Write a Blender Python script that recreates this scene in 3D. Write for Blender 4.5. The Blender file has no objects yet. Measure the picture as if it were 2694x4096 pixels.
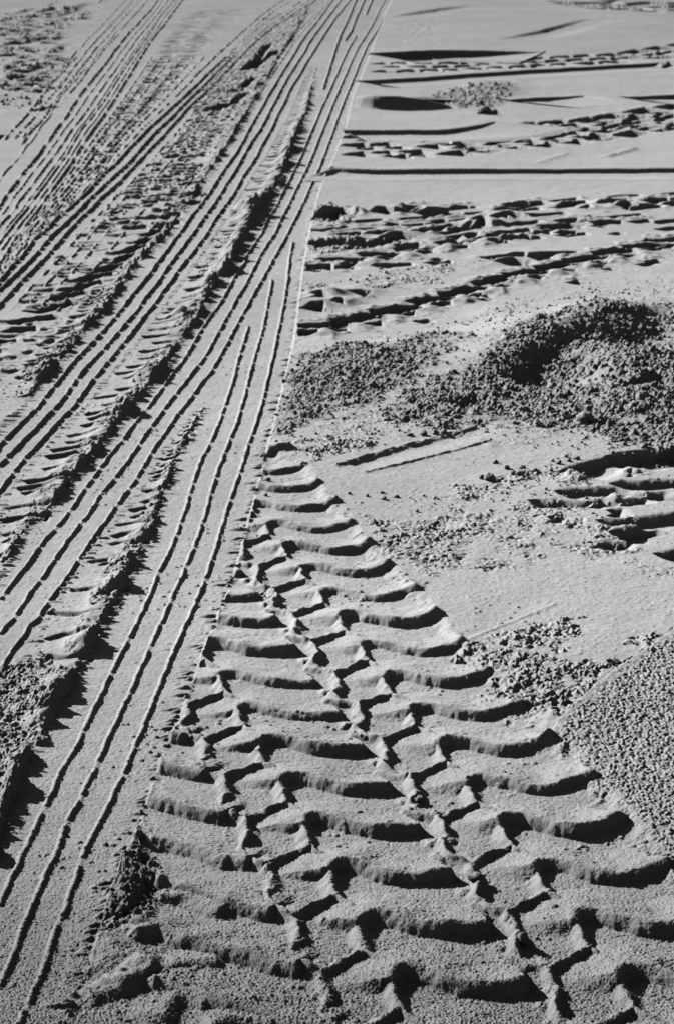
import bpy, math, random
import numpy as np
from mathutils import Vector

random.seed(7)
rng = np.random.default_rng(11)
f32 = np.float32

# ------------------------------------------------------------------ camera geometry
FOC, HZ, CH = 8000.0, -494.0, 1.6          # focal length and horizon row in photo pixels, eye height in metres
PITCH = math.atan((2048 - HZ) / FOC)
ca, sa = math.cos(PITCH), math.sin(PITCH)


def row_t(y):
    Y = 2048 - np.asarray(y, float)
    return CH / (FOC * sa - Y * ca)


def row_depth(y):
    Y = 2048 - np.asarray(y, float)
    return (FOC * ca + Y * sa) * row_t(y)


def at(pts):
    p = np.asarray(pts, float).reshape(-1, 2)
    return np.stack([(p[:, 0] - 1347) * row_t(p[:, 1]), row_depth(p[:, 1])], 1)


# photo crops the outlines were measured in -> ground positions
def frm(ox, oy, sc):
    return lambda pts: [(ox + x / sc, oy + y / sc) for x, y in pts]


def tile(c, r):
    return frm(c * 1347, r * 1024, 1.1618)


D = frm(0, 0, 1 / 1.7214)
Z1, Z2, Z3 = frm(0, 0, 1.956), frm(800, 0, 1.956), frm(0, 600, 1.956)
Z4, Z5, Z6 = frm(800, 500, 1.956), frm(1200, 750, 1.956), frm(1894, 750, 1.956)
Z7, Z8, Z9 = frm(1894, 1200, 1.956), frm(1894, 1750, 1.956), frm(1400, 0, 1.2094)
t01, t02, t03, t12, t13 = tile(0, 1), tile(0, 2), tile(0, 3), tile(1, 2), tile(1, 3)

# ------------------------------------------------------------------ the sheet of sand, finer where it is near
def steps(a, b, s):
    return np.arange(a, b, s)


gy = np.concatenate([steps(-260, -8, 8), steps(-8, 700, .75), steps(700, 1900, .95), steps(1900, 2400, 1.3), steps(2400, 4120, 1.7), steps(4120, 4700, 9)])
gx = np.concatenate([steps(-900, -40, 9), steps(-40, 2740, 3.3), steps(2740, 3700, 9)])
NR, NC = len(gy), len(gx)
T = row_t(gy)
DEP = row_depth(gy)
GX = ((gx[None, :] - 1347) * T[:, None]).astype(f32)
GY = np.repeat(DEP[:, None], NC, 1).astype(f32)
ROWSP = np.abs(np.gradient(DEP)).astype(f32)         # metres between rows


# ------------------------------------------------------------------ noise
def h32(ix, iy, seed):
    with np.errstate(over='ignore'):
        h = ix.astype(np.uint32) * np.uint32(374761393) + iy.astype(np.uint32) * np.uint32(668265263) + np.uint32((seed * 2246822519) & 0xffffffff)
        h = (h ^ (h >> np.uint32(13))) * np.uint32(1274126177)
        h ^= h >> np.uint32(16)
        h = h * np.uint32(2654435761)
        h ^= h >> np.uint32(15)
    return h


def u01(h):
    return (h >> np.uint32(8)).astype(f32) * f32(1 / 16777216.0)


def noise(X, Y, lam, seed=0):
    x = X / f32(lam)
    y = Y / f32(lam)
    ix = np.floor(x).astype(np.int32)
    iy = np.floor(y).astype(np.int32)
    fx = x - ix
    fy = y - iy
    sx = fx * fx * (3 - 2 * fx)
    sy = fy * fy * (3 - 2 * fy)
    out = None
    for dy in (0, 1):
        for dx in (0, 1):
            h = h32(ix + dx, iy + dy, seed)
            a = u01(h) * f32(6.28318)
            g = np.cos(a) * (fx - dx) + np.sin(a) * (fy - dy)
            w = (sx if dx else 1 - sx) * (sy if dy else 1 - sy)
            out = g * w if out is None else out + g * w
    return (out * f32(1.5)).astype(f32)


def domes(X, Y, c, seed, dens=0.85):
    """crumbs: heaped half-balls of random size"""
    ix = np.floor(X / c).astype(np.int32)
    iy = np.floor(Y / c).astype(np.int32)
    out = np.zeros(X.shape, f32)
    for dy in (-1, 0, 1):
        for dx in (-1, 0, 1):
            h = h32(ix + dx, iy + dy, seed)
            jx = u01(h)
            h2 = h * np.uint32(2654435761) + np.uint32(97)
            h2 ^= h2 >> np.uint32(14)
            h2 = h2 * np.uint32(2246822519)
            jy = u01(h2)
            h3 = (h2 ^ np.uint32(0x9e3779b9)) * np.uint32(3266489917)
            h3 ^= h3 >> np.uint32(15)
            r = c * (0.28 + 0.5 * u01(h3))
            px = (ix + dx + jx) * c
            py = (iy + dy + jy) * c
            d2 = (X - px) ** 2 + (Y - py) ** 2
            keep = (u01(h3 * np.uint32(747796405)) < dens)
            hh = np.sqrt(np.maximum(r * r - d2, 0)) * keep
            out = np.maximum(out, hh)
    return out


def sstep(a, b, x):
    t = np.clip((x - a) / (b - a), 0, 1)
    return t * t * (3 - 2 * t)


def fade(lam):
    return sstep(1.2, 2.6, lam / ROWSP)[:, None].astype(f32)


# ------------------------------------------------------------------ stamping tools (all in ground metres)
def window(g, pad):
    x0, x1 = g[:, 0].min() - pad, g[:, 0].max() + pad
    y0, y1 = g[:, 1].min() - pad, g[:, 1].max() + pad
    rows = np.where((DEP >= y0) & (DEP <= y1))[0]
    if len(rows) == 0:
        return None
    r0, r1 = rows[0], rows[-1] + 1
    tt = [T[r0], T[r1 - 1]]
    xs = [x0 / t for t in tt] + [x1 / t for t in tt]
    c0 = np.searchsorted(gx, 1347 + min(xs))
    c1 = np.searchsorted(gx, 1347 + max(xs))
    if c1 <= c0:
        return None
    return slice(r0, r1), slice(c0, c1)


def smooth_line(g, n):
    g = np.asarray(g, float)
    s = np.r_[0, np.cumsum(np.hypot(*np.diff(g, axis=0).T))]
    q = np.linspace(0, s[-1], n)
    x = np.interp(q, s, g[:, 0])
    y = np.interp(q, s, g[:, 1])
    for _ in range(2):
        x[1:-1] = (x[:-2] + 2 * x[1:-1] + x[2:]) / 4
        y[1:-1] = (y[:-2] + 2 * y[1:-1] + y[2:]) / 4
    return np.stack([x, y], 1)


def polydist(X, Y, g):
    """distance, side (+ = right of the line), overshoot past the ends, position 0..1"""
    best = np.full(X.shape, 1e9, f32)
    side = np.zeros(X.shape, f32)
    over = np.zeros(X.shape, f32)
    pos = np.zeros(X.shape, f32)
    n = len(g) - 1
    for i in range(n):
        ax, ay = g[i]
        dx, dy = g[i + 1] - g[i]
        L2 = dx * dx + dy * dy + 1e-12
        u = ((X - ax) * dx + (Y - ay) * dy) / L2
        uc = np.clip(u, 0, 1)
        ex = X - ax - uc * dx
        ey = Y - ay - uc * dy
        d = np.sqrt(ex * ex + ey * ey)
        m = d < best
        best = np.where(m, d, best)
        cr = (dy * (X - ax) - dx * (Y - ay))
        side = np.where(m, np.sign(cr), side)
        L = math.sqrt(L2)
        ov = np.zeros(X.shape, f32)
        if i == 0:
            ov = np.maximum(ov, -u * L)
        if i == n - 1:
            ov = np.maximum(ov, (u - 1) * L)
        over = np.where(m, ov, over)
        pos = np.where(m, (i + uc) / n, pos)
    return best, side, over, pos


class Field:
    def __init__(self):
        self.cav = np.zeros((NR, NC), f32)
        self.add = np.zeros((NR, NC), f32)
        self.rid = np.zeros((NR, NC), f32)
        self.id = np.zeros((NR, NC), np.int32)

    def bar(self, g, h, front, wall=0.007, end=0.012, ident=None, n=14, flat=0.35, line=0.0, end2=None, back=.3, taper=0.0, roll=None):
        """a tread lug's print: the sand drops off sharply along the line and climbs back over `front` metres"""
        g = smooth_line(g, n)
        w = window(g, front * 1.1 + max(end, end2 or 0))
        if w is None:
            return
        X, Y = GX[w], GY[w]
        wv = 0.0035
        Xw = X + wv * noise(X, Y, 0.028, 5)
        Yw = Y + wv * noise(X, Y, 0.028, 6)
        d, s, ov, pos = polydist(Xw, Yw, g)
        dl = d * s
        wl = np.maximum(wall, 2.4 * ROWSP[w[0]])[:, None]
        if roll:      # rounded over at the top, steepest at the foot
            tt = np.clip((dl + roll[0]) / (roll[0] + roll[1]), 0, 1.15)
            rise = np.where(tt < 1, tt ** 2.2, 1.0)
        else:
            rise = sstep(-wl * back, wl, dl)
        prof = rise * (1 - sstep(front * flat, front, dl))
        en = end if end2 is None else np.where(pos < .5, end, end2)
        m = 1 - sstep(0, en, ov)
        if taper:
            m = m * np.maximum(np.sin(np.pi * np.clip(pos, 0, 1)), 0) ** taper
        v = (h * prof * m).astype(f32)
        if line:
            v -= (line * np.exp(-((dl - front * .55) / 0.0035) ** 2) * (1 - sstep(0, .006, ov)) * np.sin(np.pi * np.clip(pos, 0, 1)) * (dl > 0)).astype(f32)
        if ident is not None:
            t = (v > self.cav[w]) & (v > h * .18)
            self.id[w] = np.where(t, ident, self.id[w])
        self.cav[w] = np.maximum(self.cav[w], v)

    def body(self, g, h, back, roll=(.012, .015), end=.018, ident=None, n=26):
        """a raised roll of sand: steep rounded face in front of the line, long slope behind it"""
        g = smooth_line(g, n)
        w = window(g, back + end)
        if w is None:
            return
        X, Y = GX[w], GY[w]
        Xw = X + .0035 * noise(X, Y, .03, 5) + .0016 * noise(X, Y, .012, 15)
        Yw = Y + .0035 * noise(X, Y, .03, 6) + .0016 * noise(X, Y, .012, 16)
        d, s, ov, pos = polydist(Xw, Yw, g)
        dl = d * s
        tt = np.clip((dl + roll[0]) / (roll[0] + roll[1]), 0, 1)
        front_ = 1 - tt ** 1.9
        b = np.clip((-dl - .4 * roll[0]) / back, 0, 1)
        v = h * front_ * (1 - b) ** 1.15 * (1 - sstep(-.3 * end, end, ov)) * (1 + .22 * noise(X, Y, .05, 13))
        v = v.astype(f32)
        if ident is not None:
            self.id[w] = np.where((v > h * .18) & (v > self.rid[w]), ident, self.id[w])
        self.rid[w] = np.maximum(self.rid[w], v)

    def ridge(self, g, h, wd, n=12, ident=None, rough=0.35):
        g = smooth_line(g, n)
        w = window(g, wd * 3)
        if w is None:
            return
        X, Y = GX[w], GY[w]
        d, s, ov, pos = polydist(X + 0.004 * noise(X, Y, .02, 8), Y + 0.004 * noise(X, Y, .02, 9), g)
        k = 1 + rough * noise(X, Y, .03, 12)
        v = (h * k * np.exp(-(d / wd) ** 2) * (1 - sstep(0, wd, ov))).astype(f32)
        if ident is not None:
            self.id[w] = np.where(v > h * .4, ident, self.id[w])
        self.rid[w] = np.maximum(self.rid[w], v)

    def lump(self, p, rx, ry, h, rough=.5, pw=2.0):
        g = np.array([p])
        w = window(g, max(rx, ry) * 2.7)
        if w is None:
            return
        X, Y = GX[w], GY[w]
        q = ((X - p[0]) / rx) ** 2 + ((Y - p[1]) / ry) ** 2
        q = q * (1 + rough * noise(X, Y, min(rx, ry) * .9, 21))
        self.add[w] += (h * np.exp(-np.maximum(q, 0) ** (pw / 2))).astype(f32)


def inpoly(x, y, poly):
    ins = np.zeros(x.shape, bool)
    px, py = zip(*poly)
    n = len(poly)
    for i in range(n):
        x1, y1, x2, y2 = px[i], py[i], px[(i + 1) % n], py[(i + 1) % n]
        if y1 == y2:
            continue
        c = ((y1 > y) != (y2 > y)) & (x < (x2 - x1) * (y - y1) / (y2 - y1) + x1)
        ins ^= c
    return ins


def region(poly, feather, warp=0.0, lam=.12, seed=3):
    """soft mask of an outlined patch; feather in metres. returns window, mask"""
    g = at(poly)
    w = window(g, feather * 3 + warp)
    X, Y = GX[w], GY[w]
    if warp:
        X = X + warp * noise(GX[w], GY[w], lam, seed) + warp * .5 * noise(GX[w], GY[w], lam * .35, seed + 3)
        Y = Y + 2 * warp * noise(GX[w], GY[w], lam, seed + 1) + warp * noise(GX[w], GY[w], lam * .35, seed + 4)
    d = polydist(X, Y, np.vstack([g, g[:1]]))[0]
    ins = inpoly(X, Y, [tuple(p) for p in g])
    sd = np.where(ins, d, -d)
    return w, sstep(-feather, feather, sd).astype(f32)


# rough[...] : crumbliness masks, three sizes of crumb
crumb = np.zeros((NR, NC), f32)
csize = np.full((NR, NC), 1.0, f32)
swell = np.zeros((NR, NC), f32)
fine = np.ones((NR, NC), f32)

LF, RF = Field(), Field()

# ------------------------------------------------------------------ catalogue of objects (ids painted on the sheet)
CAT = {}          # id -> (thing key, part name or None)
THINGS = {}       # key -> dict(name, label, category, group, mat)
_next = [1]


def thing(key, name, label, cat, group=None, mat='sand'):
    THINGS[key] = dict(name=name, label=label, cat=cat, group=group, mat=mat)
    return part(key, None)


def part(key, name):
    i = _next[0]
    _next[0] += 1
    CAT[i] = (key, name)
    return i


GRP_RIB = 'ribbed tyre tracks curving up the left side'
GRP_LUG = 'lugged tyre tracks pressed into the sand'
tA = thing('A', 'tyre_track', 'nearest three-ribbed tyre track, running from the bottom left corner beside the wavy lug prints', 'tyre track', GRP_RIB)
tB = thing('B', 'tyre_track', 'long three-ribbed tyre track crossing over the nearest track and passing the dark steps', 'tyre track', GRP_RIB)
tC = thing('C', 'tyre_track', 'three-ribbed tyre track between the lumpy sand bank and the comb of slanting lug prints', 'tyre track', GRP_RIB)
tE = thing('E', 'tyre_track', 'diagonal ribbed tyre track with three dark grooves left of the comb of slanting lug prints', 'tyre track', GRP_RIB)
tM = thing('M', 'tyre_track', 'broad four-ribbed tyre track along the left edge, partly broken into dashes', 'tyre track', GRP_RIB)
tN = thing('N', 'tyre_track', 'faint blurred tyre track of dotted ribs in the top left, left of the four-ribbed track', 'tyre track', GRP_RIB)
tK = thing('K', 'tyre_track', 'distant dotted tyre track merging into the diagonal track at the top', 'tyre track', GRP_RIB)
tH = thing('H', 'tyre_track', 'short distant tyre track coming down from the top centre into the longest one', 'tyre track', GRP_RIB)
tP = thing('P', 'tyre_track', 'faint double groove of a tyre track in the far top left corner', 'tyre track', GRP_RIB)
tQ = thing('Q', 'tyre_track', 'worn faint tyre lines between the four-ribbed and the diagonal tracks', 'tyre track', GRP_RIB)
tD = thing('D', 'lug_track', 'band of slanting dark lug prints like a comb between two ribbed tracks on the left', 'tyre track', GRP_LUG)
tG = thing('G', 'lug_track', 'huge nearest tyre print of wavy bars and hexagonal cells filling the foreground', 'tyre track', GRP_LUG)
tF1 = thing('F1', 'lug_track', 'broad lugged tyre track crossing the right side just below the wide smooth strip', 'tyre track', GRP_LUG)
tF2 = thing('F2', 'lug_track', 'lugged tyre track between the two thin dark steps at upper right', 'tyre track', GRP_LUG)
tF3 = thing('F3', 'lug_track', 'narrow distant lugged tyre track under the longest thick dark step at upper right', 'tyre track', GRP_LUG)
tF4 = thing('F4', 'lug_track', 'blurred lugged tyre track in the far top right corner', 'tyre track', GRP_LUG)
tJ = thing('J', 'lug_track', 'deep broken lug prints at the right edge below the crumbly mound', 'tyre track', GRP_LUG)

GRP_BANK = 'sand banks squeezed up between the ribbed tracks'
bAB = thing('bAB', 'sand_bank', 'rough crumbly sand bank between the two nearest ribbed tracks at lower left', 'sand bank', GRP_BANK)
bBC = thing('bBC', 'sand_bank', 'long lumpy sand bank with dark right side between the second and third ribbed tracks', 'sand bank', GRP_BANK)
bCD = thing('bCD', 'sand_bank', 'low sand bank with comb-toothed edge beside the slanting lug prints', 'sand bank', GRP_BANK)
bHC = thing('bHC', 'sand_bank', 'distant dark-edged sand bank with two square shadows near the top centre', 'sand bank', GRP_BANK)
mR1 = thing('mR1', 'sand_mound', 'crumbly sand mound with wedge shape against the edge of the long ribbed track', 'sand mound', 'crumbly sand mounds on the right', 'crumb')
mR2 = thing('mR2', 'sand_mound', 'largest crumbly sand mound at the right edge with a dark hollow in its middle', 'sand mound', 'crumbly sand mounds on the right', 'crumb')
mR10 = thing('mR10', 'sand_pile', 'small steep pile of crumbs between the nearest ribbed track and the big wavy lug prints', 'sand pile', None, 'crumb')
mR12 = thing('mR12', 'sand_mound', 'small distant crumbly mound beside a thick dark step at upper right', 'sand mound', 'crumbly sand mounds on the right', 'crumb')
pR7 = thing('pR7', 'sand_plateau', 'raised coarse sand plateau with bright slanting edge at lower right', 'sand plateau', None)

# ------------------------------------------------------------------ LEFT: ribbed tracks
RIBS = {
    'A': [
        t03([(0, 620), (40, 520), (100, 400), (150, 300), (200, 185), (245, 90), (283, 0)]) + t02([(345, 1090), (395, 980), (435, 900), (475, 820), (530, 700), (590, 590), (650, 470), (700, 355), (745, 245), (790, 160), (820, 80), (850, 0)]) + t01([(890, 1060), (930, 940), (970, 870), (1010, 780), (1050, 670), (1090, 540), (1115, 440), (1140, 360), (1155, 315)]),
        t03([(0, 985), (30, 920), (80, 800), (150, 620), (215, 470), (280, 345), (300, 270), (360, 150), (435, 0)]) + t02([(480, 1080), (530, 980), (585, 860), (640, 740), (700, 600), (755, 490), (810, 350), (850, 270), (885, 180), (920, 90), (950, 0)]) + t01([(985, 1060), (1020, 960), (1060, 860), (1100, 760), (1135, 640), (1160, 540), (1190, 430), (1215, 350), (1235, 250), (1255, 150), (1262, 100)]),
        t03([(80, 1170), (110, 1120), (150, 1030), (205, 890), (250, 760), (300, 640), (340, 530), (385, 400), (440, 280), (490, 185), (545, 70), (580, 0)]) + t02([(620, 1080), (670, 970), (710, 870), (760, 740), (790, 670), (845, 550), (900, 430), (945, 310), (975, 230), (1010, 120), (1045, 0)]) + t01([(1075, 1100), (1110, 1000), (1150, 880), (1190, 760), (1215, 680), (1240, 570), (1270, 450), (1300, 300), (1320, 200), (1335, 100), (1345, 0)]) + Z4([(712, 960), (720, 900)]),
    ],
    'B': [
        t02([(0, 385), (50, 320), (110, 250), (150, 190), (210, 110), (300, 10)]) + t01([(370, 1100), (430, 1020), (500, 920), (560, 850), (620, 770), (690, 690), (750, 610), (800, 540), (850, 480), (890, 410), (930, 340), (975, 270), (1030, 200), (1080, 110), (1140, 20)]) + Z4([(280, 1160), (340, 1050), (400, 960), (480, 830), (530, 720), (590, 640), (640, 530), (710, 400), (750, 320), (800, 210), (840, 110), (885, 10)]) + Z2([(880, 1000), (950, 830), (1000, 730), (1040, 640), (1105, 490), (1150, 390), (1220, 270)]),
        t02([(0, 550), (70, 470), (110, 400), (160, 330), (215, 260), (260, 190), (310, 120), (370, 40), (405, 0)]) + t01([(460, 1100), (520, 1030), (570, 970), (620, 900), (670, 820), (740, 730), (790, 660), (850, 590), (905, 520), (950, 460), (1000, 370), (1060, 260), (1100, 190), (1140, 130)]) + Z4([(400, 1150), (450, 1050), (520, 930), (580, 840), (620, 750), (690, 620), (740, 510), (800, 400), (830, 340), (880, 220), (920, 120), (965, 10)]) + Z2([(1000, 900), (1050, 780), (1110, 640), (1175, 490), (1230, 370), (1300, 260), (1350, 180), (1400, 70), (1440, 0), (1475, -100)]),
        t02([(10, 700), (60, 620), (110, 560), (140, 510), (180, 480), (190, 450), (225, 400), (290, 310), (340, 240), (400, 150), (440, 90), (500, 10)]) + t01([(580, 1090), (620, 1040), (660, 970), (710, 890), (760, 820), (820, 730), (870, 670), (920, 600), (980, 530), (1030, 440), (1070, 370), (1110, 290), (1150, 220), (1190, 150)]) + Z4([(520, 1140), (590, 1010), (660, 880), (710, 780), (770, 670), (820, 570), (870, 450), (930, 330), (950, 270), (1005, 130), (1050, 10)]) + Z2([(1060, 950), (1115, 810), (1185, 640), (1245, 490), (1310, 340), (1390, 220), (1440, 110), (1500, 0), (1545, -100)]),
    ],
    'C': [
        t01([(-40, 920), (0, 860), (60, 800), (110, 750), (170, 700), (220, 630), (280, 560), (340, 490), (400, 420), (460, 360), (520, 290), (590, 200), (640, 140), (700, 70)]) + Z3([(1280, 810), (1350, 710), (1430, 600), (1500, 500), (1565, 430)]) + Z4([(65, 530), (150, 400), (200, 330), (290, 200), (345, 105), (365, 60), (400, 0)]) + Z2([(430, 920), (480, 840), (520, 760), (580, 670), (640, 560), (680, 500), (730, 420), (790, 320), (850, 240), (900, 180), (960, 100), (1030, 0), (1090, -90)]),
        t01([(-40, 1010), (0, 960), (60, 890), (130, 820), (200, 750), (260, 690), (300, 640), (360, 560), (420, 490), (490, 410), (560, 330), (620, 260), (670, 190), (720, 130)]) + Z3([(1340, 870), (1430, 750), (1510, 640), (1565, 560)]) + Z4([(50, 690), (110, 610), (200, 460), (245, 400), (290, 330), (340, 230), (400, 130), (470, 30)]) + Z2([(510, 930), (570, 810), (610, 740), (680, 610), (710, 560), (760, 480), (820, 390), (850, 330), (900, 260), (960, 180), (1020, 100), (1080, 20), (1150, -80)]),
        t01([(-40, 1120), (0, 1075), (50, 1010), (110, 930), (170, 870), (230, 800), (290, 740), (340, 690), (390, 620), (440, 560), (500, 490), (560, 410), (610, 350), (660, 280), (720, 210), (770, 140)]) + Z3([(1430, 890), (1520, 780)]) + Z4([(40, 860), (110, 740), (200, 620), (250, 550), (335, 400), (380, 340), (440, 240), (490, 140), (560, 20)]) + Z2([(600, 900), (650, 810), (700, 700), (770, 590), (830, 480), (890, 390), (940, 310), (1000, 220), (1060, 130), (1150, 20), (1220, -70)]),
    ],
    'E': [
        Z3([(-40, 1060), (0, 1010), (90, 900), (150, 840), (260, 690), (350, 620), (470, 500), (530, 460), (620, 380), (700, 300), (800, 190), (900, 100), (980, 10)]) + Z1([(1080, 1080), (1180, 980), (1260, 910), (1340, 840), (1420, 770), (1500, 690), (1565, 630)]) + Z2([(80, 550), (200, 440)]),
        Z3([(-40, 1110), (0, 1070), (150, 940), (260, 820), (400, 660), (500, 580), (610, 475), (670, 410), (760, 320), (880, 210), (1000, 100), (1075, 10)]) + Z1([(1200, 1040), (1290, 960), (1350, 900), (1410, 840), (1500, 750), (1565, 690)]) + Z2([(100, 590), (190, 500), (270, 425)]),
        Z3([(-40, 1235), (20, 1170), (180, 1000), (250, 940), (350, 830), (520, 640), (640, 520), (720, 450), (800, 360), (930, 250), (1030, 140), (1140, 20)]) + Z1([(1270, 1060), (1380, 940), (1440, 870), (1490, 820), (1565, 755)]) + Z2([(110, 650), (210, 545), (310, 440), (400, 350), (480, 280), (570, 210), (700, 130), (880, 10), (960, -50)]),
    ],
    'M': [
        Z3([(-50, 490), (0, 420), (50, 340), (130, 240), (180, 170), (240, 100), (300, 30)]) + Z1([(340, 1140), (380, 1090), (460, 970), (520, 900), (560, 830), (620, 740), (690, 650), (750, 580), (820, 500), (880, 410), (960, 310), (1000, 260), (1060, 200), (1120, 130), (1180, 70), (1220, 10), (1290, -70)]),
        Z3([(-50, 640), (0, 580), (100, 470), (140, 400), (250, 260), (340, 140), (440, 10)]) + Z1([(540, 1030), (600, 950), (680, 850), (740, 760), (790, 690), (840, 610), (880, 570), (960, 450), (1010, 380), (1080, 280), (1120, 240), (1210, 130), (1310, 0), (1360, -60)]),
        Z3([(-50, 760), (0, 700), (100, 580), (190, 470), (250, 390), (340, 270), (450, 120), (530, 10)]) + Z1([(580, 1090), (640, 990), (720, 900), (820, 770), (880, 670), (950, 560), (1020, 460), (1100, 350), (1180, 240), (1250, 120), (1365, 0), (1420, -70)]),
        Z3([(-50, 950), (0, 870), (50, 790), (120, 680), (200, 580), (290, 470), (350, 380), (400, 310), (480, 200), (550, 100), (610, 0)]) + Z1([(680, 1070), (780, 930), (860, 820), (900, 760), (960, 660), (1020, 570), (1060, 500), (1110, 420), (1160, 340), (1220, 260), (1280, 190), (1330, 120), (1420, 0), (1470, -60)]),
    ],
    'N': [
        Z1([(620, 380), (680, 300), (760, 230), (830, 150), (900, 80), (970, 0), (1030, -60)]),
        Z1([(440, 760), (500, 690), (560, 620), (620, 540), (700, 440), (750, 370), (800, 320), (850, 270), (900, 200), (1000, 90), (1080, 0), (1140, -60)]),
        Z1([(90, 1020), (140, 960), (220, 880), (310, 760), (400, 640), (480, 560), (590, 440)]),
        Z1([(110, 1080), (150, 1030), (230, 950), (280, 890), (310, 850), (420, 700), (500, 600), (590, 490), (690, 370)]),
        Z1([(150, 1140), (180, 1100), (230, 1030), (300, 960), (350, 900), (390, 840), (470, 750)]),
    ],
    'K': [
        Z2([(-60, 600), (0, 545), (60, 490), (130, 420), (210, 350), (310, 260), (400, 180), (480, 110), (620, 10), (700, -50)]),
        Z2([(420, 205), (470, 160), (550, 100), (700, 0), (770, -50)]),
        Z2([(400, 250), (500, 180), (600, 120), (700, 60), (790, 0)]),
        Z2([(420, 300), (500, 225), (600, 160), (720, 80), (830, 10), (900, -45)]),
    ],
    'H': [
        Z2([(960, 690), (1022, 490), (1060, 370), (1090, 280), (1150, 160), (1190, 60), (1215, 0), (1245, -70)]),
        Z2([(1130, 310), (1180, 240), (1220, 130), (1280, 0), (1310, -70)]),
        Z2([(1290, 110), (1340, 0), (1370, -70)]),
    ],
    'P': [
        Z1([(400, 205), (500, 155), (600, 100), (720, 40), (790, 0), (860, -40)]),
        Z1([(420, 215), (520, 175), (620, 120), (740, 65), (840, 0), (900, -40)]),
        Z1([(0, 250), (60, 220), (160, 160), (260, 80)]),
        Z1([(20, 265), (140, 205), (240, 130), (330, 60), (450, 0)]),
    ],
}


def row_line(poly):
    """x of a traced line on every row (nan outside), smoothed a little"""
    p = sorted(poly, key=lambda q: q[1])
    y = np.array([q[1] for q in p])
    x = np.array([q[0] for q in p])
    keep = np.r_[True, np.diff(y) > 1.0]
    y, x = y[keep], x[keep]
    out = np.interp(gy, y, x)
    k = 7
    pad = np.pad(out, k, mode='edge')
    out = np.convolve(pad, np.ones(2 * k + 1) / (2 * k + 1), 'valid')
    out = np.where((gy < y[0]) | (gy > y[-1]), np.nan, out)
    return out


TID = dict(A=tA, B=tB, C=tC, E=tE, M=tM, N=tN, K=tK, H=tH, P=tP)
RH = dict(A=.0056, B=.0066, C=.0082, E=.0095, M=.0085, N=.0075, K=.009, H=.009, P=.011)
ribx = {k: [row_line(p) for p in v] for k, v in RIBS.items()}
mm = ribx['M']
ribx['M'] = mm + [(mm[0] + mm[1]) / 2, (mm[2] + mm[3]) / 2, mm[1] * .35 + mm[2] * .65, mm[0] * 2.1 - mm[1] * 1.1]
nn_ = ribx['N']
ribx['N'] = nn_ + [nn_[3] - 38, nn_[3] + 30, nn_[1] + 34, nn_[1] - 30, nn_[0] + 36]

# right edge of the ribbed tracks: left of it are the tracks, right of it the older lugged ground
EDGE = row_line(D([(120, 2440), (185, 2300), (225, 2180), (262, 2060), (310, 1950), (345, 1850), (385, 1740), (425, 1640), (465, 1530), (500, 1450), (530, 1370), (556, 1290), (580, 1200), (604, 1110), (625, 1030), (645, 950), (663, 880), (680, 810)])
                + Z4([(802, 1150), (820, 1040), (840, 930), (855, 830), (880, 720), (910, 600), (950, 470), (1000, 360), (1040, 260), (1110, 110), (1140, 20)])
                + Z2([(1180, 830), (1200, 740), (1250, 620), (1310, 480), (1370, 320), (1440, 180), (1520, 20), (1600, -110)]))
ok = ~np.isnan(EDGE)
e0 = np.polyfit(gy[ok][:60], EDGE[ok][:60], 1)
e1 = np.polyfit(gy[ok][-100:], EDGE[ok][-100:], 1)
EDGE = np.where(ok, EDGE, np.where(gy < gy[ok][0], np.polyval(e0, gy), np.polyval(e1, gy)))
leftside = gx[None, :] < EDGE[:, None]

rnd1 = noise(np.linspace(0, 60, NR).astype(f32) * 0, DEP.astype(f32), .03, 77)


def pulses(seed, gap, jit):
    """irregular series of depths along the tracks"""
    r = np.random.default_rng(seed)
    out, s = [], DEP.min()
    while s < DEP.max():
        s += gap * (1 + jit * (r.random() * 2 - 1))
        out.append(s)
    return out


def comb(field, line, side, gap, length, h, seed, y0=-300, y1=5000):
    """fine ridges the tyre shoulder left square to the track edge"""
    r = np.random.default_rng(seed)
    for s in pulses(seed, gap, .8):
        L = length * (0.25 + 1.1 * r.random() ** 1.5)
        c = int(np.argmin(np.abs(DEP - s)))
        if not (y0 < gy[c] < y1) or np.isnan(line[c]):
            continue
        sg = max(.0028, ROWSP[c] * 1.2)
        if sg > .02:
            continue
        rows = np.where(np.abs(DEP - s) < 2.6 * sg)[0]
        xe = line[rows]
        Lp = L / T[c]
        u = side * (gx[None, :] - xe[:, None]) / Lp
        m = sstep(-.5, -.2, u) * (1 - sstep(.3, 1.0, u))
        m = np.nan_to_num(m)
        field.rid[rows] = np.maximum(field.rid[rows], (h * (.5 + r.random()) * np.exp(-((DEP[rows] - s) / sg) ** 2)[:, None] * m).astype(f32))


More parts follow.
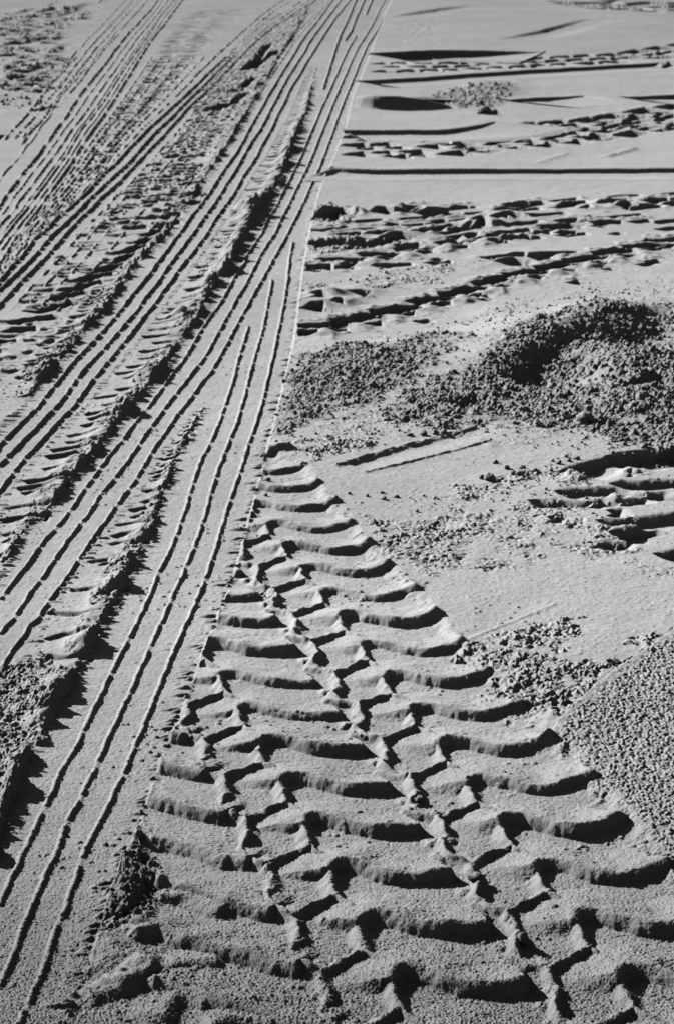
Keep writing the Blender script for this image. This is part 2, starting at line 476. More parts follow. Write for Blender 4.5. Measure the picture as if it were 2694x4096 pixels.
RH['Q'] = .0060
TID['Q'] = tQ
ribx['Q'] = [ribx['M'][3] * (1 - f) + ribx['E'][0] * f for f in (.13, .24, .36, .5, .62, .74, .87)] + [ribx['E'][2] * (1 - f) + ribx['C'][0] * f for f in (.12, .22, .34, .5, .72, .84)]
order = ['Q', 'P', 'N', 'K', 'M', 'E', 'C', 'H', 'A', 'B']
for k in order:
    xs = ribx[k]
    for i, x in enumerate(xs):
        okr = ~np.isnan(x)
        if not okr.any():
            continue
        pid = part(k, 'groove_ridge') if k not in 'NKPQ' else TID[k]
        wob = noise(np.full(NR, 3.1 * i + 7, f32), DEP.astype(f32), .045, 31 + i) * .0022 + noise(np.full(NR, 1.7 * i, f32), DEP.astype(f32), .013, 37 + i) * .0008
        amp = 1 + .25 * noise(np.full(NR, 9.3 * i + 2, f32), DEP.astype(f32), .07, 41 + i)
        # breaks between the tread blocks
        br = noise(np.full(NR, 5.7 * i + 1, f32), DEP.astype(f32), .05, 51 + ord(k))
        amp = amp * (1 - .72 * sstep(.26, .42, br))
        if k in 'NKPQ':
            amp = amp * (1 - .9 * sstep(-.05, .15, noise(np.full(NR, 2.7 * i, f32), DEP.astype(f32), .16, 71 + i)))
        if k == 'M':
            amp = amp * (1 - .75 * sstep(.1, .3, noise(np.full(NR, 2.7 * i, f32), DEP.astype(f32), .3, 73 + i))) * (0.75 if i in (1, 2) else 1.1 if i < 4 else .6)
        wd = .0043 if k in 'AB' else .0049
        dx = (gx[None, :] - np.nan_to_num(x)[:, None]) * T[:, None] + wob[:, None]
        wd = wd * np.interp(DEP, [4, 10, 20], [1, 1.15, 1.6])[:, None]
        a = np.abs(dx)
        prof = (1 - sstep(wd * .25, wd * 1.6, a)) * np.where(okr, amp, 0)[:, None]
        v = (RH[k] * prof * np.interp(DEP, [2.5, 5, 9, 16], [1, 1.1, 1.5, 1.75])[:, None]).astype(f32)
        LF.rid = np.maximum(LF.rid, v)
        # ids: bed first, then the rib itself
        bedw = .028
        bed = (a < bedw) & okr[:, None] & leftside
        lower = (LF.id == 0) | np.isin(LF.id, [TID[q] for q in order[:order.index(k)]])
        LF.id = np.where(bed & lower, TID[k], LF.id)
        LF.id = np.where((a < wd * 1.3) & okr[:, None] & leftside, pid, LF.id)

# beds between outer ribs and the track's own edges
bedlow = np.zeros((NR, NC), f32)


def between(xl, xr):
    return (gx[None, :] > xl[:, None]) & (gx[None, :] < xr[:, None])


for k in ('M', 'E', 'C', 'A', 'B'):
    xs = np.array(ribx[k])
    xl, xr = np.nanmin(xs, 0), np.nanmax(xs, 0)
    m = between(np.nan_to_num(xl, nan=1e9), np.nan_to_num(xr, nan=-1e9)) & leftside
    low = (LF.id == 0)
    LF.id = np.where(m & low, TID[k], LF.id)

# ------------------------------------------------------------------ LEFT: banks between the tracks
def bank(left, right, h, ident, seed, tooth=.006, lumps=1.0, wallw=.006, gap=.022):
    xl, xr = row_line(left), row_line(right)
    okb = ~(np.isnan(xl) | np.isnan(xr))
    xl0, xr0 = xl, xr
    xl, xr = np.nan_to_num(xl), np.nan_to_num(xr)
    dep = DEP.astype(f32)
    tx = np.zeros(NR, f32)
    hv = np.zeros(NR, f32)
    r = np.random.default_rng(seed)
    for s in pulses(seed, gap, .8):
        tx = np.maximum(tx, np.exp(-((dep - s) / .0045) ** 2) * (0.3 + r.random()))
    n1 = noise(np.full(NR, seed * 1.0, f32), dep, .11, seed)
    n2 = noise(np.full(NR, seed * 2.0, f32), dep, .04, seed + 1)
    rx = (xr[:, None] - gx[None, :]) * T[:, None] + (tooth * (tx - .4) + .010 * n1 + .004 * n2)[:, None]   # metres inside the right wall
    lx = (gx[None, :] - xl[:, None]) * T[:, None]
    wid = np.maximum((xr - xl) * T, .004)[:, None]
    n3 = noise(np.full(NR, seed * 3.0, f32), dep, .22, seed + 2)
    hh = (np.interp(gy, h[0], h[1]) * np.clip(1 + .9 * n1 + .9 * n3 + .4 * n2, .12, 2))[:, None]
    prof = sstep(-.001, wallw, rx) * sstep(0, 1, lx / (wid * .8)) ** .8
    prof = prof * okb[:, None]
    prof = prof * (.22 + .78 * sstep(.35, .95, lx / wid))
    v = hh * prof
    if lumps:
        msk = (rx > 0) & (lx > 0) & okb[:, None]
        w = np.where(msk.any(1))[0]
        sl = slice(w[0], w[-1] + 1)
        X, Y = GX[sl], GY[sl]
        b = noise(X * .55, Y, .055, seed + 5) + .5 * noise(X * .7, Y, .024, seed + 6)
        v[sl] *= np.clip(1 + lumps * b, .15, 2)
    v = np.where(leftside, v, 0).astype(f32)
    LF.add += v
    LF.id = np.where((prof > .10) & leftside & (LF.rid < .003), ident, LF.id)
    bc = (1.0 * sstep(.1, .5, prof) * leftside).astype(f32)
    csize[:] = np.where(bc > crumb, .22 if seed < 400 else .4, csize)
    crumb[:] = np.maximum(crumb, bc)
    comb(LF, xr0, 1, gap, .036, .0052, seed + 50, y1=3450)
    comb(LF, xl0, -1, gap * 1.6, .028, .0040, seed + 51, y1=3450)
    return xl, xr, okb


# bank between nearest two
bank(t03([(-300, 560), (-60, 60), (-40, 20)]) + t02([(-60, 1190), (0, 880), (60, 760), (130, 650), (170, 600), (230, 460), (330, 300), (430, 170), (540, 20)]) + t01([(640, 1090), (700, 1000), (760, 900), (840, 800), (920, 690)]),
     t03([(-160, 900), (-80, 560), (-20, 420), (20, 260), (60, 120), (110, 0)]) + t02([(160, 1110), (210, 1010), (250, 890), (330, 790), (385, 690), (430, 600), (470, 520), (520, 430), (575, 320), (620, 220), (680, 110), (720, 20)]) + t01([(750, 1120), (785, 1020), (820, 920), (870, 840), (930, 730), (960, 690)]),
     ([1560, 1700, 2000, 2400, 2700, 3000, 3700], [.004, .009, .014, .016, .021, .023, .024]), bAB, 201, lumps=.55)
# long lumpy bank
bank(t02([(-60, 200), (-20, 120)]) + t01([(20, 1110), (90, 1030), (170, 920), (280, 810), (400, 680), (500, 560), (620, 420), (740, 250), (830, 130), (900, 40)]) + Z4([(250, 640), (350, 480), (450, 330), (560, 160), (640, 0)]) + Z2([(690, 900), (740, 780), (800, 640), (860, 500)]),
     t02([(-40, 330), (20, 240), (100, 100), (150, 30)]) + t01([(220, 1190), (270, 1120), (330, 1030), (400, 950), (470, 870), (530, 780), (590, 720), (640, 660), (700, 590), (760, 520), (790, 470), (830, 400), (880, 340), (930, 280), (960, 200), (1010, 110), (1080, 20)]) + Z4([(270, 1080), (330, 930), (380, 820), (450, 690), (500, 600), (590, 500), (650, 380), (690, 280), (720, 180), (760, 60), (780, 0)]) + Z2([(790, 980), (830, 880), (860, 760), (880, 650), (910, 540), (940, 470)]),
     ([235, 330, 520, 700, 900, 1200, 1500, 2000, 2300], [.0, .010, .028, .040, .038, .028, .022, .020, .02]), bBC, 307, lumps=.5)
# comb-edged bank beside the slanting lugs
bank(t01([(-60, 640), (0, 560), (120, 430), (260, 300), (380, 170), (470, 60)]) + Z3([(1100, 720), (1230, 560), (1330, 400), (1420, 260), (1500, 120)]) + Z2([(60, 800), (190, 600), (330, 400), (470, 200), (600, 60)]),
     t01([(-40, 830), (40, 740), (110, 680), (160, 610), (220, 540), (270, 490), (320, 430), (380, 360), (430, 300), (480, 250), (540, 170), (580, 110), (640, 20)]) + Z3([(1310, 640), (1400, 500), (1500, 370)]) + Z4([(40, 400), (110, 310), (170, 220), (250, 110), (310, 0)]) + Z2([(370, 880), (430, 770), (510, 640), (590, 500), (680, 350), (760, 230), (850, 60)]),
     ([0, 600, 1000, 1400, 1800], [.012, .014, .015, .016, .016]), bCD, 401, lumps=.8, tooth=.010)

def cross_bars(left, right, gap, h, seed, front=.05, y0=0, y1=4200):
    xl, xr = row_line(left), row_line(right)
    r = np.random.default_rng(seed)
    for s in pulses(seed, gap, .45):
        c = int(np.argmin(np.abs(DEP - s)))
        if np.isnan(xl[c]) or np.isnan(xr[c]) or not (y0 < gy[c] < y1):
            continue
        a, b = (xl[c] - 1347) * T[c], (xr[c] - 1347) * T[c]
        W = b - a
        p0 = a + W * (.02 + .35 * r.random())
        p1 = b - W * (.0 + .15 * r.random())
        k = (r.random() - .35) * .03
        g = np.array([(p0, s - .012 * r.random()), (p0 * .6 + p1 * .4, s + .012), (p1, s + k)])
        LF.bar(g, h * (.5 + .8 * r.random()), front * (.7 + .6 * r.random()), wall=.007, end=.012, n=12, flat=.3, back=.6)


BCl = t02([(-60, 200), (-20, 120)]) + t01([(20, 1110), (90, 1030), (170, 920), (280, 810), (400, 680), (500, 560), (620, 420), (740, 250), (830, 130), (900, 40)]) + Z4([(250, 640), (350, 480), (450, 330), (560, 160), (640, 0)]) + Z2([(690, 900), (740, 780), (800, 640), (860, 500)])
BCr = t02([(-40, 330), (20, 240), (100, 100), (150, 30)]) + t01([(220, 1190), (330, 1030), (470, 870), (590, 720), (700, 590), (790, 470), (880, 340), (960, 200), (1080, 20)]) + Z4([(330, 930), (450, 690), (590, 500), (690, 280), (760, 60)]) + Z2([(830, 880), (880, 650), (940, 470)])
cross_bars(BCl, BCr, .10, .013, 61, .05, 1150)
cross_bars(BCl, BCr, .13, .018, 62, .07, 0, 1150)
ABl = t02([(170, 600), (230, 460), (330, 300), (430, 170), (540, 20)]) + t01([(640, 1090), (700, 1000), (760, 900), (840, 800), (920, 690)])
ABr = t02([(430, 600), (470, 520), (520, 430), (575, 320), (620, 220), (680, 110), (720, 20)]) + t01([(750, 1120), (785, 1020), (820, 920), (870, 840), (930, 730), (960, 690)])
cross_bars(ABl, ABr, .07, .010, 63, .04, 0, 2180)
for pts, h in [([(470, 235), (530, 205), (610, 195)], .013), ([(345, 345), (470, 340)], .010), ([(480, 390), (530, 350), (580, 340)], .014), ([(250, 450), (380, 465), (510, 470)], .013), ([(220, 575), (300, 555), (450, 560)], .014), ([(235, 655), (310, 670), (410, 665)], .018), ([(420, 215), (490, 205)], .01), ([(590, 130), (680, 120)], .013)]:
    LF.bar(at(t02([(x, y - 10) for x, y in pts])), h * .8, .032, wall=.008, end=.012, n=14, flat=.35, back=.6)
CDl = t01([(0, 560), (120, 430), (260, 300), (380, 170), (470, 60)]) + Z3([(1100, 720), (1230, 560), (1330, 400), (1420, 260), (1500, 120)])
CDr = t01([(40, 740), (160, 610), (270, 490), (380, 360), (480, 250), (580, 110), (640, 20)]) + Z3([(1310, 640), (1400, 500), (1500, 370)])
cross_bars(CDl, CDr, .08, .013, 64, .06, 0)

# isolated dark lumps on the banks
for p, rx, ry, h in [(Z4([(360, 700)])[0], .05, .10, .055), (Z4([(330, 640)])[0], .03, .06, .04), (t01([(840, 270)])[0], .035, .07, .030), (Z4([(600, 450)])[0], .04, .3, .02)]:
    LF.lump(at([p])[0], rx, ry, h, .8)
for a, b, h, ident in [((310, 540), (520, 400), .075, bHC), ((10, 850), (250, 790), .045, bHC)]:
    g = at(Z2([a, ((a[0] + b[0]) / 2, (a[1] + b[1]) / 2 - 20), b]))
    LF.bar(g, h, .17, wall=.03, end=.04, ident=ident, flat=.5)
for pts, h in [([(140, 690), (330, 685)], .03), ([(420, 440), (500, 340)], .05), ([(290, 680), (370, 600)], .05), ([(220, 800), (310, 730)], .035)]:
    LF.bar(at(Z2(pts)), h, .35 if abs(pts[0][1] - pts[1][1]) < 20 else .12, wall=.03, end=.03, ident=bHC)

# ------------------------------------------------------------------ LEFT: slanting comb of lugs
Dlong = [[(330, 1165), (480, 1120), (640, 1095)], [(440, 1090), (560, 1070), (620, 1035), (770, 1015)], [(490, 1020), (620, 1005), (700, 965), (860, 950)], [(620, 950), (760, 930), (820, 895), (980, 880)], [(780, 870), (900, 850), (940, 820), (1080, 800)], [(890, 795), (960, 780), (1010, 750), (1170, 725)], [(990, 725), (1060, 710), (1110, 690), (1250, 670)], [(1070, 660), (1150, 645), (1200, 625), (1300, 610)], [(1180, 600), (1240, 590), (1290, 560), (1390, 555)], [(1230, 530), (1310, 515), (1350, 490), (1410, 490)], [(1320, 435), (1430, 420), (1490, 395)], [(1380, 370), (1440, 360), (1530, 340)]]
Dl = [Z3(b) for b in Dlong] + [t01(b) for b in ([(30, 300), (120, 285), (235, 265)], [(0, 350), (60, 330), (155, 322)], [(-40, 390), (65, 378)], [(110, 250), (200, 230), (310, 205)])]
for b in Dl:
    g = at([(x, y - 9) for x, y in b])
    LF.bar(g, .028, .095, wall=.006, end=.012, ident=part('D', 'tread_mark'), flat=.3)
rD = np.random.default_rng(5)
dl0 = row_line(t01([(-200, 560), (-60, 300), (40, 230), (110, 130), (200, 20)]) + Z3([(330, 900), (560, 640), (800, 420), (900, 330), (1100, 130), (1240, 0)]) + Z2([(-100, 900), (30, 600), (250, 340), (400, 190), (560, 60)]))
dr0 = row_line(t01([(-40, 780), (140, 600), (300, 440), (460, 250), (600, 60)]) + Z3([(1230, 730), (1300, 620), (1500, 350)]) + Z2([(40, 1170), (250, 900), (400, 740), (520, 560), (640, 360), (760, 180), (880, 10)]))
cc = 0
for s in pulses(15, .075, .5):
    c = int(np.argmin(np.abs(DEP - s)))
    if np.isnan(dl0[c]) or np.isnan(dr0[c]) or s > 26:
        continue
    W = (dr0[c] - dl0[c]) * T[c]
    for j in range(3):
        if rD.random() < .25:
            continue
        xc = (dl0[c] - 1347) * T[c] + W * (.05 + .3 * j + .22 * rD.random())
        L = W * (.12 + .2 * rD.random())
        y0 = s + (rD.random() - .5) * .05
        g = np.array([(xc, y0), (xc + L * .5, y0 + .02 * (rD.random() - .3)), (xc + L, y0 + .03 * (rD.random() - .2))])
        big = gy[c] < 900
        sc_ = 1.25 if big else .55
        if j > 0 and not big and gy[c] < 1300:
            sc_ = .55
        cc += 1
        LF.bar(g, .017 * sc_ * (.6 + .7 * rD.random()), .07, wall=.008, end=.01, n=8, ident=part('D', 'tread_mark') if cc < 70 else None, taper=.8)
        LF.ridge(g + np.array([0, .012]), .007 * sc_, .02, n=6, rough=1.2)
m = between(np.nan_to_num(dl0, nan=1e9), np.nan_to_num(dr0, nan=-1e9)) & leftside & (LF.id == 0)
LF.id = np.where(m, tD, LF.id)
# second, fainter field of lugs between the diagonal track and the four-ribbed one
ql = row_line(Z3([(120, 780), (300, 560), (420, 400), (560, 200), (660, 20)]) + Z1([(760, 1000), (900, 830), (1030, 640), (1180, 420), (1260, 300), (1400, 120), (1500, 20)]))
qr = row_line(Z3([(200, 690), (380, 560), (600, 320), (800, 110), (900, 0)]) + Z1([(960, 1080), (1180, 850), (1400, 600), (1560, 440)]) + Z2([(130, 260), (300, 130), (480, 10)]))
for s in pulses(17, .085, .5):
    c = int(np.argmin(np.abs(DEP - s)))
    if np.isnan(ql[c]) or np.isnan(qr[c]) or s > 26:
        continue
    W = (qr[c] - ql[c]) * T[c]
    for j in range(2):
        if rD.random() < .2:
            continue
        xc = (ql[c] - 1347) * T[c] + W * (.05 + .45 * j + .2 * rD.random())
        L = W * (.2 + .3 * rD.random())
        g = np.array([(xc, s), (xc + L * .5, s + .015), (xc + L, s + .05 * rD.random())])
        LF.bar(g, .034 * (.4 + .9 * rD.random()), .10, wall=.01, end=.01, n=6, taper=.8)
# torn ground in the far top left
for _ in range(170):
    x, y = rD.random() * 330 - 20, 30 + rD.random() * 330
    if x > 330 - (y - 30) * .55:
        continue
    L = 15 + 35 * rD.random()
    g = at([(x, y), (x + L * .5, y - 3 * rD.random()), (x + L, y - 8 * rD.random())])
    LF.bar(g, .04 * (.4 + rD.random()), .25, wall=.01, end=.03, n=6, taper=.7)
    LF.ridge(g + np.array([0, .06]), .02 * rD.random(), .07, n=6, rough=1.2)
for a in ([(0, 335), (200, 290), (400, 280)], [(380, 130), (540, 60), (660, 10)], [(200, 200), (330, 190)], [(290, 530), (380, 540)], [(400, 815), (510, 820)], [(0, 630), (50, 635)], [(0, 1040), (50, 1040)], [(320, 380), (400, 360)]):
    LF.bar(at(Z1(a)), .045, .4, wall=.01, end=.05, n=8, taper=.5)

# ------------------------------------------------------------------ RIGHT: the huge foreground print
R0 = np.array([0.28945486, 3.20588635])
U = np.array([.3465, .004])
V = np.array([.0472, -.1727])


def lat(pts, col, row, jit=0.0, rj=None):
    o = R0 + U * col + V * row
    out = []
    for p, q in pts:
        v = o + U * p + V * q
        if jit:
            v = v + (rj.random(2) - .5) * jit
        out.append(v)
    return np.array(out)


CREST = [(-.005, .02), (.02, -.10), (.07, -.17), (.13, -.15), (.18, -.06), (.25, .05), (.32, .13), (.40, .14), (.48, .07), (.56, -.02)]
CRESTL = [(-.05, -.02), (.05, .08), (.13, .2), (.21, .32), (.34, .47), (.46, .65), (.55, .76), (.59, .80)]
CELL = [(-.275, .86), (-.2, .74), (-.11, .62), (-.03, .51), (.0, .62), (.035, .76), (-.03, .98), (-.065, 1.08), (-.075, 1.3), (-.07, 1.42), (-.14, 1.54), (-.22, 1.66), (-.285, 1.77), (-.33, 1.66), (-.34, 1.45), (-.27, 1.30), (-.265, 1.05)]
SHOULD = [(-.01, .0), (-.025, .22), (-.03, .43)]
DIAG = [(-.03, .44), (-.12, .56), (-.2, .67), (-.29, .80)]
BRANCH = [(-.03, .44), (.005, .55), (.04, .68)]
ZED = [(-.29, .80), (-.30, 1.0), (-.30, 1.24), (-.36, 1.34), (-.39, 1.5), (-.35, 1.7), (-.29, 1.79)]
KNOB1 = [(-.42, 1.38), (-.36, 1.36), (-.29, 1.27)]
KNOB2 = [(-.44, 1.64), (-.37, 1.73), (-.30, 1.75), (-.25, 1.72)]
rG = np.random.default_rng(23)
ZLINES = []


def cell_floor(poly, ident):
    g = np.asarray(poly)
    w = window(g, .02)
    if w is None:
        return
    ins = inpoly(GX[w], GY[w], [tuple(p) for p in g])
    RF.id[w] = np.where(ins, ident, RF.id[w])


# outline of the print as a whole
GOUT = D([(560, 1250), (610, 1040), (690, 1070), (770, 1170), (850, 1260), (950, 1370), (1060, 1490), (1180, 1600), (1240, 1660), (1330, 1720), (1400, 1830), (1480, 1910), (1580, 2000), (1900, 2420), (1300, 2700), (0, 2700), (0, 2300)])
wG, mG = region(GOUT, .006, .012, .08)
RF.id[wG] = np.where(mG > .5, tG, RF.id[wG])
for row in range(-14, 8):
    for col in (-2, -1, 0):
        if col == -2 and row < -9:
            continue
        rj = rG
        hsc = (.72 + .42 * rj.random()) * np.interp(row, [-9, -3, 0], [.85, .95, 1])
        j = .007
        cr = CRESTL if col == -2 else CREST
        if col == 0:
            ext = .05 + .08 * rj.random()
            cr = cr[:-1] + [(.57, -.04), (.60 + ext * .7, -.09 - .08 * rj.random())]
        if col == -1:
            cr = cr[:-3] + [(.40, .13), (.49, .13), (.56 + .02 * rj.random(), .09)]
        g = lat(cr, col, row, j, rj)
        RF.body(g, .0265 * hsc, .088 + .02 * rj.random(), (.010, .011), ident=part('G', 'tread_bar'), end=.016 if col < 0 else .03)
        if col > -2 and rj.random() < .8:      # slight break of slope behind the bar
            RF.ridge(g + V / .1795 * (-.098 + .012 * rj.random()), .0026, .0038, n=20, rough=.5)
        if col > -2 and row > -12:
            cell_floor(lat(CELL, col, row, .004, rj), part('G', 'tread_cell'))
        if col > -2:
            RF.ridge(lat(SHOULD, col, row, j, rj), .0150, .0110)
            RF.ridge(lat(DIAG, col, row, j, rj), .0140, .0100)
            RF.ridge(lat(BRANCH, col, row, j, rj), .0125, .0095)
            RF.ridge(lat(ZED, col, row, j * 1.3, rj), .0135, .0100, rough=.6)
            ZLINES.append(lat(ZED, col, row))
            RF.body(lat(KNOB1, col, row, j, rj), .012 * (.5 + .7 * rj.random()), .03, (.006, .008), .012, n=10)
            RF.body(lat(KNOB2, col, row, j, rj), .013 * (.5 + .7 * rj.random()), .04, (.006, .009), .014, n=10)
            for _ in range(1):
                c = lat([(-.33 + .06 * (rj.random() - .5), 1.1 + .7 * rj.random())], col, row)[0]
                if rj.random() < .35:
                    RF.lump(c, .012 + .01 * rj.random(), .012 + .012 * rj.random(), .0035 * rj.random(), .9)
wG2, mG2 = region(GOUT, .022, .014, .08)
RF.cav[wG2] = np.maximum(RF.cav[wG2], .013 * mG2)
# loose extra relief along the edge side of the print
for pts, h, fr in [([(640, 330), (760, 350), (900, 380), (1050, 430)], .026, .11), ([(760, 600), (850, 605), (950, 640), (1020, 660)], .022, .09), ([(640, 770), (700, 755), (770, 750), (830, 790)], .026, .07), ([(420, 1050), (480, 1030), (600, 1010), (660, 960), (860, 890), (1000, 885)], .017, .08), ([(780, 1130), (810, 1060), (870, 1040), (950, 1070)], .018, .09), ([(1000, 1175), (1100, 1150), (1250, 1180)], .02, .08)]:
    RF.body(at(t03(pts)), h * .85, fr * .7, end=.02, n=18)
for p, rx, ry, h in [((595, 440), .020, .09, .016), ((610, 560), .028, .06, .018), ((560, 620), .03, .05, .012), ((660, 900), .022, .03, .018), ((540, 830), .04, .06, .014), ((420, 780), .03, .05, .008), ((590, 980), .03, .02, .012)]:
    RF.lump(at(t03([p]))[0], rx, ry, h, .9)
w, m = region(D([(310, 1945), (335, 1955), (372, 2060), (365, 2120), (320, 2150), (250, 2120), (255, 2060)]), .006, .008, .03)
RF.id[w] = np.where(m > .5, mR10, RF.id[w])

# ------------------------------------------------------------------ RIGHT: lugged tracks farther away
F1L = [Z5(b) for b in ([(790, 905), (870, 890), (1000, 865), (1200, 865)], [(1040, 830), (1180, 820), (1260, 785), (1450, 790)], [(1310, 750), (1400, 745), (1480, 720), (1600, 705)], [(520, 970), (690, 960), (740, 935), (940, 935)], [(220, 1045), (400, 1030), (480, 1000), (670, 1010)], [(0, 1080), (200, 1080), (260, 1065), (400, 1072)], [(0, 1135), (130, 1135)], [(30, 625), (230, 618)], [(120, 578), (300, 565), (510, 572)], [(420, 535), (620, 520), (790, 528)], [(690, 490), (850, 480), (920, 465), (1080, 478)], [(1000, 442), (1130, 430), (1200, 410), (1370, 425)], [(1280, 390), (1420, 385), (1500, 370), (1600, 375)])]
F1L += [Z6(b) for b in ([(0, 745), (130, 735), (190, 712), (350, 722)], [(200, 680), (320, 675), (400, 655), (590, 662)], [(440, 630), (570, 622), (640, 600), (830, 608)], [(670, 572), (790, 570), (880, 545), (1055, 552)], [(900, 515), (1040, 512), (1120, 495), (1270, 500)], [(1130, 460), (1290, 455), (1360, 440), (1505, 448)], [(1350, 405), (1480, 410), (1600, 395)], [(340, 365), (430, 345), (585, 345)], [(490, 305), (650, 300), (720, 280), (870, 302)], [(870, 282), (1010, 270), (1150, 275)], [(750, 258), (880, 265)], [(950, 160), (1060, 112), (1190, 112)], [(1290, 140), (1380, 102), (1505, 98)], [(1430, 145), (1600, 120)], [(630, 170), (745, 120), (860, 116)], [(130, 190), (260, 160), (400, 130), (520, 118)])]
F1S = [Z5(b) for b in ([(990, 930), (1080, 905), (1170, 905)], [(720, 1003), (800, 980), (890, 982)], [(480, 1070), (620, 1062)], [(190, 1135), (280, 1112), (350, 1110)], [(1250, 860), (1340, 835), (1410, 838)], [(30, 668), (90, 652), (160, 652)], [(290, 622), (370, 598), (440, 600)], [(580, 572), (670, 548), (740, 552)], [(880, 520), (960, 505), (1030, 506)], [(1140, 488), (1230, 465), (1300, 465)], [(1440, 440), (1600, 425)], [(100, 328), (230, 328)], [(290, 322), (350, 308), (410, 316)], [(440, 325), (585, 320)], [(640, 302), (700, 285), (760, 286)], [(790, 295), (950, 286)], [(1000, 268), (1110, 255)], [(1150, 263), (1280, 250)], [(1340, 236), (1450, 232)], [(230, 378), (350, 358), (465, 355)], [(530, 378), (700, 345), (830, 340)], [(870, 368), (1050, 320), (1170, 300)], [(1050, 362), (1190, 340)], [(780, 180), (860, 155), (960, 150)], [(1140, 178), (1210, 155), (1300, 150)])]
F1S += [Z6(b) for b in ([(0, 793), (100, 790)], [(150, 782), (210, 768), (280, 775)], [(400, 718), (480, 695), (560, 702)], [(650, 662), (720, 648), (800, 655)], [(880, 607), (960, 590), (1040, 595)], [(1080, 552), (1180, 532), (1260, 538)], [(1310, 493), (1400, 475), (1480, 480)], [(720, 755), (800, 742)], [(1320, 588), (1425, 575)], [(80, 435), (150, 415), (230, 422)], [(360, 402), (500, 388)], [(620, 360), (700, 340), (790, 342)], [(910, 312), (1000, 292), (1070, 300)], [(1200, 280), (1350, 265)])]


def rows_of(cx, cy, offs, L, gap, seed, x0, x1):
    r = np.random.default_rng(seed)
    out = []
    for k, o in enumerate(offs):
        x = x0 + (L + gap) * (.5 * (k % 2) + .2 * r.random())
        while x < x1:
            l = L * (.7 + .5 * r.random())
            if r.random() > .08:
                ya, yb = np.interp(x, cx, cy) + o + 4 * (r.random() - .5), np.interp(x + l, cx, cy) + o - 3
                out.append([(x, ya + 3), (x + l * .4, ya * .6 + yb * .4 - 1), (x + l, yb)])
            x += (L + gap) * (.9 + .25 * r.random())
    return out


def fill(bars, seed, dx, dy, p=.7):
    r = np.random.default_rng(seed)
    out = []
    for b in bars:
        if r.random() > p:
            continue
        L = b[-1][0] - b[0][0]
        ox, oy = L * (.3 + .5 * r.random()) + dx * r.random(), dy * (.6 + .8 * r.random())
        out.append([(b[0][0] + ox, b[0][1] + oy), (b[0][0] + ox + L * (.45 + .3 * r.random()), b[-1][1] + oy - 2)])
    return out


def swath(poly, ident, fe=.02, warp=.02):
    w, m = region(poly, fe, warp, .15)
    RF.id[w] = np.where((m > .5), ident, RF.id[w])


swath(D([(690, 800), (720, 620), (735, 480), (1000, 478), (1300, 462), (1600, 450), (1600, 610), (1400, 640), (1150, 690), (960, 745), (830, 800), (700, 825)]), tF1)
swath(Z9([(-90, 640), (0, 645), (430, 640), (600, 615), (800, 560), (1150, 545), (1330, 500), (1600, 460), (1600, 600), (1300, 640), (1000, 710), (600, 735), (300, 775), (-90, 790)]), tF2)
swath(Z9([(80, 300), (500, 295), (900, 262), (1300, 255), (1600, 220), (1600, 262), (1200, 300), (900, 335), (500, 350), (60, 365)]), tF3)
swath(Z9([(900, -60), (1600, -60), (1600, 60), (1300, 85), (1080, 75), (900, 20)]), tF4)
swath(D([(1240, 1110), (1330, 1075), (1600, 1050), (1600, 1290), (1480, 1290), (1380, 1240), (1270, 1180)]), tJ)
for b in F1L:
    RF.bar(at([(x, y - 8) for x, y in b]), .040, .12, wall=.005, end=.008, ident=part('F1', 'tread_mark'), n=14, flat=.25)
for b in F1S:
    RF.bar(at([(x, y - 7) for x, y in b]), .030, .08, wall=.005, end=.008, ident=part('F1', 'tread_mark'), n=10, flat=.25)
rF = np.random.default_rng(77)
for b in rows_of([1240, 1700, 2200, 2760], [925, 900, 862, 828], [-62, -36, -10, 18, 46, 74, 150], 150, 60, 21, 1250, 2720):
    RF.bar(at(b), .034, .09, wall=.005, end=.012, n=8, flat=.25, taper=.4)
for b in fill(F1S, 9, 30, 20, .4):
    RF.bar(at(b), .024, .07, wall=.005, end=.012, n=8, flat=.25, taper=.5)
for b in F1L + F1S:
    RF.ridge(at([(x + 3, y - 16) for x, y in b]), .008, .032, n=10, rough=.8)
for b in F1L[:20]:
    g = at(b)
    c = g[-1] + np.array([.03, -.05])
    RF.lump(c, .045, .06, .012 + .012 * rF.random(), .8)
# big dark clods pushed up at the top of that track
for b, h in [(Z5([(60, 250), (200, 190), (330, 160), (440, 210)]), .075), (Z5([(550, 200), (650, 170), (770, 200)]), .055), (Z5([(900, 200), (1000, 190), (1120, 175)]), .05), (Z5([(1340, 285), (1440, 270), (1490, 310)]), .045), (Z5([(60, 440), (250, 420), (450, 430), (620, 410)]), .04), (Z5([(620, 400), (760, 365), (900, 390)]), .05), (Z5([(90, 860), (170, 845), (250, 890)]), .045), (Z5([(10, 960), (90, 930), (160, 930)]), .04), (Z5([(250, 920), (320, 895), (380, 910)]), .035), (Z5([(370, 840), (440, 825), (530, 830)]), .03), (Z6([(130, 235), (300, 215), (410, 240)]), .05), (Z6([(0, 290), (70, 275), (130, 310)]), .045), (Z6([(1110, 165), (1200, 145), (1270, 160)]), .05), (Z6([(830, 180), (900, 165), (930, 180)]), .035), (Z6([(180, 590), (300, 570)]), .03), (Z6([(410, 540), (560, 530)]), .03)]:
    RF.bar(at([(x, y - 4) for x, y in b]), h, .17, wall=.018, end=.02, n=10, flat=.4)
    g = at(b).mean(0)
    RF.lump(g + np.array([0, .05]), .11, .09, h * .45, .9)

